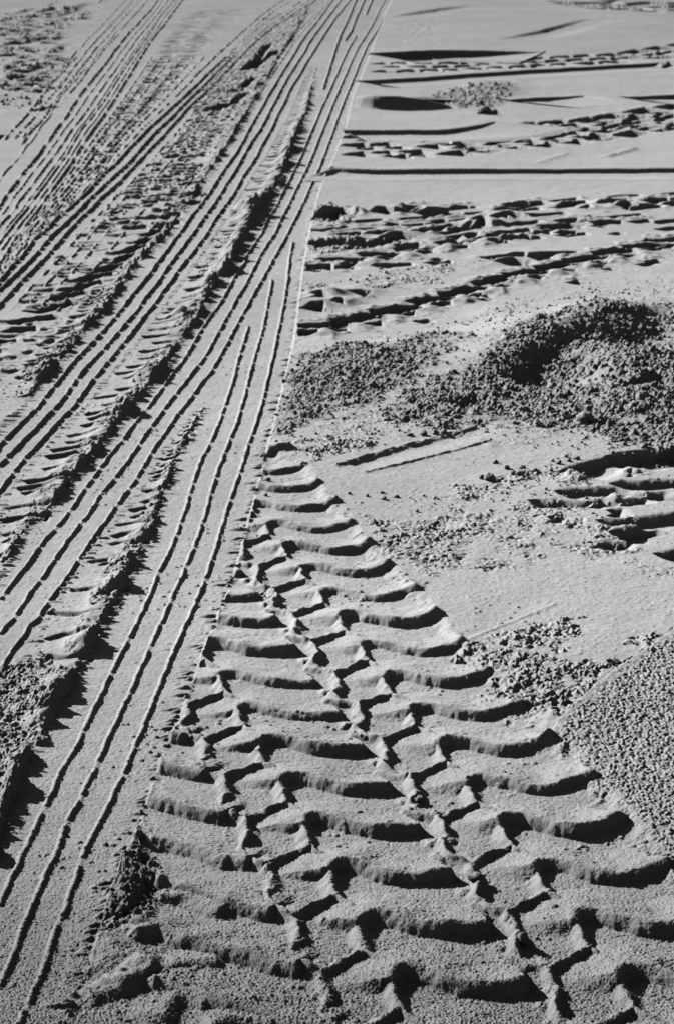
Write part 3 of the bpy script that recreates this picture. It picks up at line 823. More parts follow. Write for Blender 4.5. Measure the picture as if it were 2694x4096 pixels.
F2 = [[(60, 690), (120, 675), (180, 680)], [(210, 672), (340, 664)], [(390, 690), (550, 680)], [(540, 668), (680, 665)], [(540, 640), (600, 625)], [(620, 635), (680, 628)], [(710, 615), (790, 605)], [(225, 712), (370, 705)], [(440, 710), (520, 700)], [(600, 685), (680, 680)], [(760, 670), (840, 668)], [(860, 632), (1000, 628)], [(910, 655), (990, 650)], [(1010, 610), (1080, 600)], [(1080, 632), (1150, 628)], [(1090, 605), (1210, 600)], [(1220, 610), (1300, 602)], [(1170, 590), (1290, 580)], [(1320, 570), (1450, 575)], [(1370, 535), (1440, 522)], [(1470, 548), (1600, 545)], [(1170, 650), (1230, 645)], [(1330, 625), (1390, 620)], [(120, 748), (200, 742)], [(275, 730), (350, 725)], [(0, 765), (50, 755)], [(770, 700), (880, 700)], [(940, 700), (1040, 695)], [(1090, 682), (1220, 678)], [(1190, 553), (1290, 547)], [(960, 578), (1140, 570)], [(-40, 690), (20, 684)], [(-60, 740), (20, 745)], [(1480, 510), (1600, 495)], [(700, 655), (770, 645)], [(330, 762), (370, 755)], [(500, 745), (540, 738)], [(670, 712), (730, 705)], [(160, 780), (195, 778)]]
F2 = rows_of([-80, 0, 430, 700, 1100, 1650], [712, 708, 694, 660, 628, 540], [-44, -24, -4, 15, 36, 54], 92, 42, 1, -60, 1600)
for b in F2:
    RF.bar(at(Z9([(x, y - 5) for x, y in b])), .036, .20, wall=.006, end=.02, ident=part('F2', 'tread_mark'), n=6, flat=.3)
    RF.ridge(at(Z9([(x + 4, y - 10) for x, y in b])), .006, .04, n=6, rough=.6)
F3 = [[(100, 325), (165, 325)], [(180, 323), (225, 322)], [(240, 320), (310, 315)], [(330, 320), (380, 318)], [(380, 312), (460, 305)], [(490, 312), (530, 310)], [(530, 308), (600, 300)], [(630, 308), (690, 305)], [(690, 292), (800, 280)], [(770, 308), (830, 305)], [(860, 285), (950, 280)], [(920, 305), (1040, 298)], [(140, 350), (260, 338)], [(285, 348), (410, 335)], [(440, 340), (540, 325)], [(590, 335), (720, 322)], [(890, 325), (980, 315)], [(980, 300), (1050, 292)], [(1080, 300), (1150, 290)], [(1130, 290), (1210, 282)], [(1200, 302), (1280, 294)], [(1240, 285), (1310, 275)], [(1365, 275), (1420, 268)], [(1420, 270), (1490, 262)], [(1450, 248), (1540, 238)], [(1510, 265), (1600, 255)]]
F3 = rows_of([90, 500, 900, 1240, 1600], [327, 318, 298, 286, 246], [-14, 2, 20], 78, 30, 3, 90, 1600)
for b in F3:
    RF.bar(at(Z9([(x, y - 4) for x, y in b])), .036, .30, wall=.008, end=.02, ident=part('F3', 'tread_mark'), n=6, flat=.3)
F4 = [[(1110, 65), (1230, 50)], [(1240, 45), (1400, 42)], [(1400, 40), (1600, 28)], [(1020, 35), (1100, 25)], [(1300, 75), (1420, 68)], [(1080, 12), (1250, 8)], [(930, 15), (980, 10)], [(1260, 22), (1420, 15)], [(1430, 15), (1600, 8)], [(1480, 60), (1600, 45)], [(1180, 30), (1240, 25)]]
F4 += fill(F4, 4, 30, 9) + fill(F4, 5, -60, -8)
for b in F4:
    RF.bar(at(Z9([(x, y - 2) for x, y in b])), .05, .55, wall=.01, end=.04, ident=part('F4', 'tread_mark'), n=6, flat=.3)
# deep broken prints at the right edge
J = [([(690, 405), (820, 385), (950, 392), (1100, 380), (1200, 400), (1300, 430)], .030, .11), ([(1110, 345), (1200, 325), (1300, 340), (1450, 320), (1600, 325)], .032, .11), ([(1270, 625), (1380, 615), (1500, 595), (1600, 580)], .035, .12), ([(1020, 635), (1180, 625)], .022, .07), ([(1080, 125), (1200, 100), (1350, 85), (1600, 80)], .06, .22), ([(700, 245), (800, 205), (900, 182), (1050, 140)], .045, .17), ([(1120, 715), (1300, 690), (1450, 695), (1500, 715)], .042, .14), ([(960, 825), (1050, 790), (1180, 795)], .03, .10), ([(640, 605), (690, 600), (740, 630)], .026, .08), ([(510, 485), (700, 485), (860, 495)], .026, .08), ([(890, 515), (1000, 478), (1100, 495)], .022, .07), ([(1330, 445), (1420, 422), (1500, 422), (1600, 450)], .028, .09), ([(1470, 890), (1600, 865)], .03, .1), ([(1200, 250), (1240, 245), (1290, 260)], .03, .09), ([(1110, 560), (1160, 555), (1210, 590)], .026, .08), ([(1150, 500), (1300, 480)], .02, .06)]
for b, h, fr in J:
    RF.bar(at(Z8(b)), h * .75, fr, end=.035, ident=part('J', 'tread_mark'), n=16, flat=.3, roll=(.015, .018))
for b in ([(1090, 180), (1180, 220), (1240, 280)], [(760, 290), (800, 330)], [(1100, 470), (1200, 460)]):
    RF.ridge(at(Z8(b)), .015, .03)

# ------------------------------------------------------------------ RIGHT: thick and thin steps left by older tracks
GS = 'sharp steps in the sand at upper right'
STEPS = [
    ('longest thick dark step tapering to the right, farthest of the steps', Z9([(96, 262), (400, 250), (700, 256), (930, 262)]), [.085, .085, .06, .005], .95, .05),
    ('thin dark step rising gently to the round clod at upper right', Z9([(50, 392), (400, 372), (820, 344), (1200, 322), (1500, 310)]), [.03, .032, .032, .03, .03], .6, .04),
    ('thickest dark step, a wedge beside the small crumbly mound', Z9([(8, 516), (60, 527), (150, 532), (300, 531), (500, 524)]), [.07, .088, .088, .065, .012], -1.1, .05),
    ('thin dark step above the distant lug prints, ending in them', Z9([(-22, 632), (20, 630), (450, 630), (600, 614), (700, 592)]), [.03, .03, .03, .02, .008], .6, .035),
    ('longest thin dark step along the top of the wide smooth strip', Z4([(1042, 340), (1090, 343), (1200, 352), (1565, 355)]) + Z9([(500, 821), (900, 818), (1620, 818)]), [.025, .027, .027, .026, .024, .024, .024], .45, .03),
    ('short thin step right of the small crumbly mound', Z9([(770, 490), (900, 476), (1130, 462)]), [.015, .03, .008], .7, .04),
    ('short thin step at the right edge beside faint scrapes', Z9([(1340, 468), (1450, 462), (1620, 456)]), [.012, .03, .035], .7, .04),
]
RIBBONS = []
for n, (lab, pl, hs, fr, wl) in enumerate(STEPS):
    key = 'st%d' % n
    i = thing(key, 'sand_step', lab, 'sand step', GS)
    g = at(pl)
    gg = smooth_line(g, 26)
    w = window(gg, abs(fr) * 1.1)
    if fr < 0:
        RIBBONS.append((key, gg, hs, fr))
        continue
    X, Y = GX[w], GY[w]
    d, s, ov, pos = polydist(X, Y, gg)
    dl = d * s
    hv = np.interp(pos, np.linspace(0, 1, len(hs)), hs)
    prof = sstep(-.10, -.02, dl) * (1 - sstep(fr * .25, fr * 1.05, dl)) * (1 - sstep(0, .05, ov))
    v = ((hv + .006) * prof).astype(f32)
    RF.cav[w] = np.maximum(RF.cav[w], v)
    RIBBONS.append((key, gg, hs, fr))

for pts in ([(190, 126), (300, 108), (400, 96), (580, 76)], [(700, 216), (850, 196), (950, 180), (1150, 146)]):
    RF.bar(at(Z9(pts)), .03, .5, wall=.02, end=.2, n=16, taper=.8)
# faint furrows in the smooth strips
for pts, h, wd in [(t12([(600, 595), (760, 530), (880, 480), (1010, 430)]), .0018, .006), (frm(1347, 1024, 1.1618)([(130, 1005), (400, 940), (700, 855)]), .005, .007), (frm(1347, 1024, 1.1618)([(0, 975), (250, 900), (520, 825), (640, 790)]), .008, .010), (Z9([(910, 785), (1040, 740)]), .006, .03), (Z9([(1240, 755), (1370, 720)]), .010, .03)]:
    RF.ridge(at(pts), h, wd, n=16)
RF.bar(at(frm(1347, 1024, 1.1618)([(60, 955), (250, 895), (420, 850), (530, 815), (640, 785)])), .007, .12, wall=.008, end=.03, n=14)
# broad slope behind the top-right
swl = [(Z9([(300, 60)])[0], 1.5, 3.0, .10), (Z9([(1200, 140)])[0], 2.2, 2.5, .12)]
for p, rx, ry, h in swl:
    RF.lump(at([p])[0], rx, ry, h, .2)

# ------------------------------------------------------------------ crumbly patches
def crumbs(poly, k, size, fe=.045, warp=.05, lam=.12, ident=None, seed=3, side=1):
    w, m = region(poly, fe, warp, lam, seed)
    ls = leftside[w]
    m = np.where(ls if side < 0 else ~ls, m, 0)
    size = size * .40
    k = min(1.35, k * 1.5)
    v = m * k
    t = v > crumb[w]
    csize[w] = np.where(t & (v > .02), size, csize[w])
    crumb[w] = np.maximum(crumb[w], v)
    if ident is not None:
        F_ = LF if side < 0 else RF
        F_.id[w] = np.where((m > .5), ident, F_.id[w])


crumbs(D([(690, 838), (800, 802), (905, 806), (1000, 770), (1090, 790), (1000, 870), (900, 920), (820, 950), (740, 970), (700, 1000), (640, 1005), (660, 930)]), .8, 1.4, ident=mR1)
crumbs(D([(880, 960), (960, 905), (1100, 855), (1180, 795), (1330, 745), (1600, 715), (1600, 1075), (1420, 1020), (1330, 990), (1200, 985), (1090, 1000), (980, 990)]), 1.0, 1.6, ident=mR2)
crumbs(D([(650, 1030), (760, 1020), (890, 1022), (860, 1048), (740, 1070), (660, 1062)]), .75, 1.0, warp=.05)
crumbs(D([(930, 1150), (1100, 1120), (1260, 1080), (1300, 1110), (1180, 1150), (1030, 1180), (950, 1180)]), .6, .9, warp=.06)
crumbs(D([(1260, 1090), (1340, 1060), (1400, 1200), (1350, 1250), (1250, 1200)]), .5, 1.0, warp=.06)
crumbs(D([(830, 1205), (1000, 1190), (1200, 1180), (1380, 1200), (1500, 1260), (1320, 1290), (1180, 1310), (1000, 1320), (890, 1310), (850, 1250)]), .58, .45, fe=.05, warp=.08)
crumbs(D([(860, 1230), (960, 1210), (1080, 1215), (1000, 1270), (900, 1290)]), .9, .7, fe=.03, warp=.05)
crumbs(D([(1380, 1310), (1565, 1290), (1600, 1330), (1480, 1350)]), .3, .7, fe=.03, warp=.06)
crumbs(D([(1120, 1500), (1240, 1440), (1340, 1450), (1270, 1520), (1290, 1560), (1420, 1520), (1600, 1425), (1600, 1470), (1400, 1590), (1290, 1665), (1230, 1690), (1170, 1650), (1130, 1560)]), .95, .62, fe=.02, warp=.07, lam=.11)
crumbs(D([(1385, 1800), (1440, 1800), (1450, 1850), (1400, 1850)]), .7, .7, fe=.02, warp=.04)
crumbs(D([(560, 1330), (690, 1390), (700, 1440), (600, 1420)]), .5, .7, fe=.03, warp=.05)
crumbs(D([(310, 1945), (335, 1950), (370, 2060), (360, 2120), (310, 2150), (240, 2150), (185, 2215), (165, 2190), (250, 2060)]), 1.0, .85, warp=.015, lam=.05, fe=.01)
crumbs(Z5([(60, 500), (60, 405), (600, 400), (720, 370), (900, 390), (620, 460), (300, 520)]), .9, 1.6, fe=.03, warp=.05)
crumbs(Z5([(110, 260), (110, 150), (330, 150), (450, 210), (300, 290)]), .9, 1.7, fe=.03, warp=.05)
crumbs(Z5([(400, 720), (600, 640), (1100, 570), (1600, 560), (1300, 640), (1200, 700), (800, 800), (500, 830), (450, 780)]), .55, 1.3, fe=.05, warp=.08)
crumbs(Z5([(40, 800), (100, 730), (300, 730), (200, 800)]), .6, 1.2, fe=.03, warp=.05)
crumbs(Z9([(360, 470), (500, 440), (740, 398), (790, 420), (720, 515), (560, 520), (450, 500)]), 1.1, 3.2, fe=.10, warp=.1, ident=mR12)
crumbs(D([(940, 770), (1200, 700), (1400, 650), (1600, 640), (1600, 680), (1400, 690), (1250, 740), (1050, 830), (900, 850), (850, 810)]), .33, 1.1, fe=.08, warp=.08)
crumbs(D([(1240, 770), (1560, 690), (1600, 650), (1600, 730), (1330, 745)]), .4, 1.3, fe=.05, warp=.08)
crumbs(D([(910, 100), (1000, 20), (1060, 60), (1000, 120)]), .6, 3.0, fe=.2, warp=.2)
crumbs(D([(760, 830), (900, 770), (1050, 800), (1180, 760), (1400, 690), (1565, 660), (1620, 700), (1600, 1100), (1250, 1040), (1000, 1010), (700, 1020), (650, 1000)]), .30, .9, fe=.10, warp=.1)
crumbs(D([(-60, 60), (60, 50), (190, 60), (200, 130), (120, 180), (60, 240), (-60, 260)]), .5, 3.0, fe=.3, warp=.3, lam=.6, side=-1)
# lower left bank is rough all over
crumbs(D([(-120, 1560), (0, 1545), (100, 1510), (130, 1530), (165, 1585), (140, 1640), (95, 1720), (50, 1790), (-10, 1890), (-160, 2100)]), .8, 1.1, fe=.015, warp=.02, lam=.05, side=-1)
crumbs(Z4([(0, 1000), (180, 830), (330, 900), (250, 1080), (120, 1174), (0, 1174)]), .5, 1.4, fe=.03, warp=.04, side=-1)
crumbs(Z4([(270, 640), (350, 590), (420, 640), (400, 760), (300, 720)]), .5, 1.4, fe=.03, warp=.03, side=-1)
crumbs(D([(100, 2260), (180, 2180), (200, 2230), (160, 2330)]), .4, .7, fe=.02, warp=.03, side=-1)

for g in ZLINES:
    w = window(g, .03)
    if w is None:
        continue
    d = polydist(GX[w], GY[w], g)[0]
    v = (.55 * np.exp(-(d / .016) ** 2) * sstep(-.1, .35, noise(GX[w], GY[w], .06, 411))).astype(f32)
    v = np.where(leftside[w], 0, v)
    csize[w] = np.where(v > crumb[w], .22, csize[w])
    crumb[w] = np.maximum(crumb[w], v)

# swells: the two big mounds and the hollow between them
for p, rx, ry, h in [(Z7([(80, 520)])[0], .22, .22, .035), (Z7([(430, 360)])[0], .28, .30, .055), (Z7([(760, 240)])[0], .26, .32, .055), (Z7([(1000, 330)])[0], .10, .35, .045), (Z7([(1080, 560)])[0], .16, .30, .055), (Z7([(1400, 500)])[0], .30, .30, .055), (Z7([(1150, 240)])[0], .28, .25, .06), (Z7([(1500, 200)])[0], .3, .3, .06), (Z7([(1350, 800)])[0], .25, .14, .035),
                     (D([(760, 850)])[0], .22, .30, .035), (D([(850, 830)])[0], .2, .25, .02), (D([(700, 900)])[0], .1, .2, .012), (Z9([(680, 440)])[0], .22, .5, .06)]:
    RF.lump(at([p])[0], rx, ry, h * .62, .7)
RF.lump(at(Z7([(650, 600)]))[0], .17, .30, -.030, .7)
RF.bar(at(Z7([(150, 590), (330, 470), (500, 410), (700, 320), (880, 235)])), .040, .45, wall=.09, end=.06, n=14, flat=.4)
RF.bar(at(Z7([(1120, 260), (1250, 200), (1400, 170), (1620, 190)])), .030, .30, wall=.07, end=.05, n=12, flat=.4)
RF.bar(at(Z7([(1200, 700), (1320, 650), (1450, 640), (1620, 700)])), .03, .18, wall=.04, end=.05, n=12, flat=.4)
RF.bar(at(Z7([(-200, 780), (0, 740), (120, 770), (240, 790)])), .03, .16, wall=.04, end=.05, n=12, flat=.4)
RF.lump(at(Z7([(1300, 370)]))[0], .20, .16, -.045, .5)

# raised plateau at lower right with its bright slanting edge
wP, mP = region(D([(1255, 1720), (1300, 1685), (1340, 1655), (1375, 1620), (1420, 1588), (1480, 1545), (1565, 1485), (1800, 1330), (2200, 1500), (2200, 2400), (1700, 2250), (1575, 2040), (1500, 1930), (1420, 1840), (1330, 1745)]), .03, .02, .05)
gE = smooth_line(at(D([(1200, 1755), (1255, 1722), (1300, 1685), (1340, 1655), (1375, 1620), (1420, 1588), (1480, 1545), (1565, 1485), (1800, 1330)])), 40)
dE, sE, oE, pE = polydist(GX[wP] + .004 * noise(GX[wP], GY[wP], .05, 71), GY[wP] + .004 * noise(GX[wP], GY[wP], .05, 72), gE)
dl = dE * sE
RF.add[wP] += (.027 * sstep(-.010, .004, dl) * np.exp(-np.maximum(dl, 0) / .30) * sstep(0, .2, pE)).astype(f32)
RF.id[wP] = np.where((mP > .3) & (dl > -.011), pR7, RF.id[wP])
plate = np.zeros((NR, NC), f32)
plate[wP] = mP * sstep(.004, .03, dl)
RF.cav[wP] *= (1 - .8 * mP)
# the lug prints fade out under the crumbly ground uphill of the foreground print

# ------------------------------------------------------------------ put the relief together
edged = (gx[None, :] - EDGE[:, None]) * T[:, None]          # metres right of the edge
ewob = (.003 * noise(np.full(NR, 1.0, f32), DEP.astype(f32), .05, 811) + .0016 * noise(np.full(NR, 2.0, f32), DEP.astype(f32), .012, 812))
edged = edged + ewob[:, None]
comb(LF, EDGE, -1, .019, .030, .0055, 901)
comb(LF, EDGE, -1, .06, .050, .0065, 903)
HL = LF.add - LF.cav + LF.rid - .011
HR = RF.add - RF.cav + RF.rid
side = sstep(-.006, .003, edged).astype(f32)
H = HL * (1 - side) + HR * side
lipn = (1 + .8 * noise(np.full(NR, 4.0, f32), DEP.astype(f32), .06, 813))[:, None]
H += (.0010 * lipn * np.exp(-((edged - .002) / .0045) ** 2)).astype(f32)
isleft = edged < 0
ID = np.where(isleft, LF.id, RF.id)

# general swell and grain of the sand
H += .006 * noise(GX, GY, .9, 101) + .0028 * noise(GX, GY, .31, 102)
H += .0016 * noise(GX, GY, .11, 103) * fade(.11)
trackish = np.isin(ID, [i for i, (k, p) in CAT.items() if k in 'ABCEM' and len(k) == 1])
soft = np.where(trackish, .75, 1.0).astype(f32)
H += soft * .0008 * noise(GX, GY, .042, 104) * fade(.042)
ecr = (.55 * np.exp(-((edged - .004) / .010) ** 2) * sstep(-.05, .4, lipn - 1)).astype(f32)
csize[:] = np.where(ecr > crumb, .25, csize)
crumb[:] = np.maximum(crumb, ecr)
HM = np.where(isleft, HL, HR).astype(f32)
XG, YG = GX + .8 * HM, GY + 1.5 * HM      # grain follows steep faces down instead of stretching
H += soft * .0006 * noise(XG, YG, .015, 105) * fade(.015)
H += plate * (.0016 * noise(GX, GY, .016, 120) + .0026 * noise(GX, GY, .0085, 121) + .0030 * noise(GX, GY, .0052, 122))
gd = np.interp(DEP, [3.6, 5.6, 8], [1, .55, .45])[:, None].astype(f32)
H += gd * .0006 * noise(XG, YG, .0072, 106) * fade(.0072)
H += gd * .0010 * noise(XG, YG, .0044, 107) * fade(.0042)
H += gd * .0027 * noise(XG, YG, .0029, 108) * fade(.0026)

# crumbs in the rough patches
msk = crumb > .015
ii = np.where(msk)
X, Y = GX[ii], GY[ii]
cs = csize[ii]
k = crumb[ii]
fd = lambda lam: sstep(.9, 2.0, lam / ROWSP[ii[0]])
acc = np.zeros(len(X), f32)
Xw = X + .006 * noise(X, Y, .02, 201)
Yw = Y + .006 * noise(X, Y, .02, 202)
patch = sstep(-.35, .3, noise(X, Y, .16, 203) + .6 * noise(X, Y, .05, 204) + (k - .72) * .8)
for s0 in np.unique(np.round(cs, 2)):
    q = np.abs(cs - s0) < .006
    b = domes(Xw[q], Yw[q], .021 * s0, 301, .30) * .75 * fd(.021 * s0)[q] + .0075 * noise(Xw[q], Yw[q], .06, 308) + .0034 * noise(Xw[q], Yw[q], .021, 309) * fd(.024)[q] + .004 * noise(Xw[q], Yw[q], .011, 305) * fd(.011)[q]
    m_ = domes(Xw[q], Yw[q], .0105 * s0, 302, .7) * .8 * fd(.0105 * s0)[q]
    f_ = domes(Xw[q], Yw[q], .0058 * s0, 303, .85) * .9 * fd(.0058 * s0)[q]
    ff = noise(Xw[q], Yw[q], .0045, 304) * .0018 * fd(.0045)[q] + noise(Xw[q], Yw[q], .009, 306) * .0022 * fd(.009)[q]
    acc[q] = b + m_ + f_ + ff
H[ii] += k * patch * acc

# pebbly grains on all open sand: sparse small crumbs
spr = domes(GX, GY, .0085, 401, .07) * .6 * fade(.0085)
H += spr * (.35 + .65 * sstep(0, .5, noise(GX, GY, .25, 402)))

# keep the far border level so that the plain beyond joins on
bx = np.minimum(np.arange(NC), NC - 1 - np.arange(NC))
by = np.minimum(np.arange(NR), NR - 1 - np.arange(NR))
H *= (np.clip(bx / 25, 0, 1)[None, :] * np.clip(by / 14, 0, 1)[:, None])

# ------------------------------------------------------------------ materials
def mat_sand(name, base, dark, speck=.22):
    m = bpy.data.materials.new(name)
    m.use_nodes = True
    nt = m.node_tree
    nt.nodes.clear()
    N = nt.nodes.new
    out = N('ShaderNodeOutputMaterial')
    bs = N('ShaderNodeBsdfDiffuse')
    bs.inputs['Roughness'].default_value = 0.25
    geo = N('ShaderNodeNewGeometry')

    def nz(scale, detail, rough=.6):
        n = N('ShaderNodeTexNoise')
        n.inputs['Scale'].default_value = scale
        n.inputs['Detail'].default_value = detail
        n.inputs['Roughness'].default_value = rough
        nt.links.new(geo.outputs['Position'], n.inputs['Vector'])
        return n

    def mr(src, a, b, c, d):
        r = N('ShaderNodeMapRange')
        r.inputs['From Min'].default_value = a
        r.inputs['From Max'].default_value = b
        r.inputs['To Min'].default_value = c
        r.inputs['To Max'].default_value = d
        nt.links.new(src, r.inputs['Value'])
        return r.outputs['Result']

    def mul(a, b):
        q = N('ShaderNodeMath')
        q.operation = 'MULTIPLY'
        nt.links.new(a, q.inputs[0])
        nt.links.new(b, q.inputs[1])
        return q.outputs[0]
    grain = mr(nz(420, 2, .7).outputs['Fac'], .3, .7, 1 - speck, 1 + speck)
    mott = mr(nz(38, 4, .6).outputs['Fac'], .3, .7, .92, 1.07)
    broad = mr(nz(1.1, 3, .5).outputs['Fac'], .3, .7, .93, 1.06)
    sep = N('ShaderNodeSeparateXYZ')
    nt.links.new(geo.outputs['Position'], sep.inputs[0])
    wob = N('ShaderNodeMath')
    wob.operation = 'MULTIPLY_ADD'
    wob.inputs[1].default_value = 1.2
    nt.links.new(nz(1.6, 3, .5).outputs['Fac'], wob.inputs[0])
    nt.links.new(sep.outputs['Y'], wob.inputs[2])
    near_vignette = mr(wob.outputs[0], 3.1, 4.8, .54, 1.0)  # vignette-like darkening towards the camera, painted into the sand colour
    far = mr(wob.outputs[0], 9.0, 24.0, 1.0, .74)  # distant sand dimmed the same way, light falloff put into the colour
    v = mul(mul(mul(mul(grain, mott), broad), near_vignette), far)
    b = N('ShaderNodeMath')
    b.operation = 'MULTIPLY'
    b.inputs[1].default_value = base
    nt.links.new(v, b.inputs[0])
    cmb = N('ShaderNodeCombineColor')
    for c in ('Red', 'Green', 'Blue'):
        nt.links.new(b.outputs[0], cmb.inputs[c])
    nt.links.new(cmb.outputs[0], bs.inputs['Color'])
    bump = N('ShaderNodeBump')
    bump.inputs['Strength'].default_value = .5
    bump.inputs['Distance'].default_value = .0012
    nt.links.new(nz(330, 3, .7).outputs['Fac'], bump.inputs['Height'])
    nt.links.new(bump.outputs[0], bs.inputs['Normal'])
    nt.links.new(bs.outputs[0], out.inputs['Surface'])
    return m


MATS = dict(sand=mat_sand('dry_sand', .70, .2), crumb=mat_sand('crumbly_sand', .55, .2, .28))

# ------------------------------------------------------------------ split the sheet into its things and parts
VID = np.arange(NR * NC).reshape(NR, NC)
quads = np.stack([VID[:-1, :-1], VID[1:, :-1], VID[1:, 1:], VID[:-1, 1:]], -1).reshape(-1, 4)
fid = ID[:-1, :-1].reshape(-1)
CO = np.stack([GX, GY, H.astype(f32)], -1).reshape(-1, 3)
col = bpy.context.scene.collection


def build(name, faces, parent=None, mat='sand', co=None):
    co = CO if co is None else co
    used, inv = np.unique(faces.reshape(-1), return_inverse=True)
    nf, k = faces.shape
    me = bpy.data.meshes.new(name)
    me.vertices.add(len(used))
    me.vertices.foreach_set('co', co[used].astype(f32).reshape(-1))
    me.loops.add(nf * k)
    me.loops.foreach_set('vertex_index', inv.astype(np.int32).reshape(-1))
    me.polygons.add(nf)
    me.polygons.foreach_set('loop_start', np.arange(0, nf * k, k, dtype=np.int32))
    me.update(calc_edges=True)
    me.materials.append(MATS[mat])
    o = bpy.data.objects.new(name, me)
    col.objects.link(o)
    if parent is not None:
        o.parent = parent
    return o


order_f = np.argsort(fid, kind='stable')
sf = fid[order_f]
bounds = {}
uq, st = np.unique(sf, return_index=True)
en = np.r_[st[1:], len(sf)]
for u, a, b in zip(uq, st, en):
    bounds[int(u)] = quads[order_f[a:b]]

# tiny scraps go back to the thing they lie in
roots = {}
main_ids = {k: i for i, (k, p) in CAT.items() if p is None}
scraps = {}
for i, q in list(bounds.items()):
    if i == 0:
        continue
    key, p = CAT[i]
    if p is not None and len(q) < 25:
        scraps.setdefault(main_ids[key], []).append(q)
        del bounds[i]
for i, qs in scraps.items():
    bounds[i] = np.vstack(([bounds[i]] if i in bounds else []) + qs)

# the open ground, with a plain running out to the horizon all round
border = np.r_[VID[0, :], VID[1:, -1], VID[-1, -2::-1], VID[-2:0:-1, 0]]
cen = np.array([0, 9.0])
bco = CO[border]
ring, rq = [], []
nb = len(border)
prev = border
base = len(CO)
for sc_ in (1.3, 2.2, 6, 30, 160):
    xy = cen + (bco[:, :2] - cen) * sc_
    ring.append(np.c_[xy, np.zeros(nb)])
    cur = np.arange(base, base + nb)
    base += nb
    nx = np.roll(np.arange(nb), -1)
    rq.append(np.stack([prev, cur, cur[nx], prev[nx]], -1)[:, ::-1])
    prev = cur
CO2 = np.vstack([CO] + ring)
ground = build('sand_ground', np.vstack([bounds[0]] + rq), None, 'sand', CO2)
ground['kind'] = 'structure'
ground['label'] = 'pale dry sand with fine grain between and around the tyre tracks'


def grain(x, y):
    x, y = x.astype(f32), y.astype(f32)
    return .006 * noise(x, y, .9, 101) + .0028 * noise(x, y, .31, 102) + .0016 * noise(x, y, .11, 103)


def gridval(A, x, y):
    r = np.interp(-y, -DEP, np.arange(NR))
    c = np.interp(1347 + x / np.interp(-y, -DEP, T), gx, np.arange(NC))
    return A[np.rint(r).astype(int), np.rint(c).astype(int)]


for key, gg, hs, fr in RIBBONS:
    g = smooth_line(gg, 26)
    L = np.hypot(*np.diff(g, axis=0).T).sum()
    n = int(min(900, max(120, L / .006)))
    q = np.linspace(0, 1, n)
    cx = np.interp(q, np.linspace(0, 1, 26), g[:, 0])
    cy = np.interp(q, np.linspace(0, 1, 26), g[:, 1])
    tx, ty = np.gradient(cx), np.gradient(cy)
    tl = np.hypot(tx, ty)
    nx, ny = ty / tl, -tx / tl
    hv = np.interp(q, np.linspace(0, 1, len(hs)), hs)
    tap = sstep(0, .02, q) * (1 - sstep(.97, 1, q))
    wob = .008 * noise(cx.astype(f32), cy.astype(f32), .16, 95) + .003 * noise(cx.astype(f32), cy.astype(f32), .03, 96)
    secs = [(-.16, -.004, 0), (-.12, .003, 0), (-.05, .004, 0), (-.02, .0045, 0), (-.006, .0035, 0), (0, 0, .06), (.004, -.001, .3), (.007, -.001, .6), (.010, 0, .85), (.016, .002, .97), (.03, .003, 1)]
    secs += [(fr * t, .003, 1 - sstep(.25, 1.02, t)) for t in (.1, .2, .3, .45, .6, .75, .9, 1.0)] + [(fr * 1.08, -.006, 0)]
    if fr < 0:      # the ground behind is raised instead
        secs = [(fr, -.012, 0), (fr * .75, .003, -.15), (fr * .45, .003, -.5), (fr * .25, .003, -.85), (-.10, .004, -1), (-.05, .004, -1.02), (-.035, .003, -.97), (-.028, 0, -.75), (-.022, 0, -.45), (-.014, 0, -.15), (0, 0, -.01), (.05, -.012, 0)]
    rows_ = []
    for off, dz, k in secs:
        o_ = off + wob * (1 if -.03 < off < .05 else .0)
        x, y = cx + nx * o_, cy + ny * o_
        z = dz - k * hv * (.1 + .9 * tap) + grain(x, y) + gridval(RF.add, x, y) + .0012 * noise(x.astype(f32), y.astype(f32), .012, 97)
        rows_.append(np.stack([x, y, z], -1))
    A = np.stack(rows_, 1)
    ns = A.shape[1]
    I = np.arange(n * ns).reshape(n, ns)
    fq = np.stack([I[:-1, :-1], I[:-1, 1:], I[1:, 1:], I[1:, :-1]], -1).reshape(-1, 4)
    o = build('sand_step', fq, None, 'sand', A.reshape(-1, 3))
    d = THINGS[key]
    o['label'], o['category'], o['group'] = d['label'], d['cat'], d['group']

for key, d in THINGS.items():
    i = main_ids[key]
    if i not in bounds:
        continue
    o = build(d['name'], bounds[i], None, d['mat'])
    o['label'] = d['label']
    o['category'] = d['cat']
    if d['group']:
        o['group'] = d['group']
    roots[key] = o
for i, q in bounds.items():
    if i == 0 or CAT[i][1] is None:
        continue
    key, p = CAT[i]
    build(p, q, roots[key], THINGS[key]['mat'])


# ------------------------------------------------------------------ loose clods and crumbs
def hget(p):
    """height of the sand under a ground point"""
    r = int(np.argmin(np.abs(DEP - p[1])))
    c = int(np.clip(np.searchsorted(gx, 1347 + p[0] / T[r]), 0, NC - 1))
    return float(H[r, c])


def ico(sub):
    import bmesh
    bm = bmesh.new()
    bmesh.ops.create_icosphere(bm, subdivisions=sub, radius=1)
    v = np.array([x.co[:] for x in bm.verts])
    f = np.array([[q.index for q in x.verts] for x in bm.faces])
    bm.free()
    return v, f


IV3, IF3 = ico(4)
IV1, IF1 = ico(2)


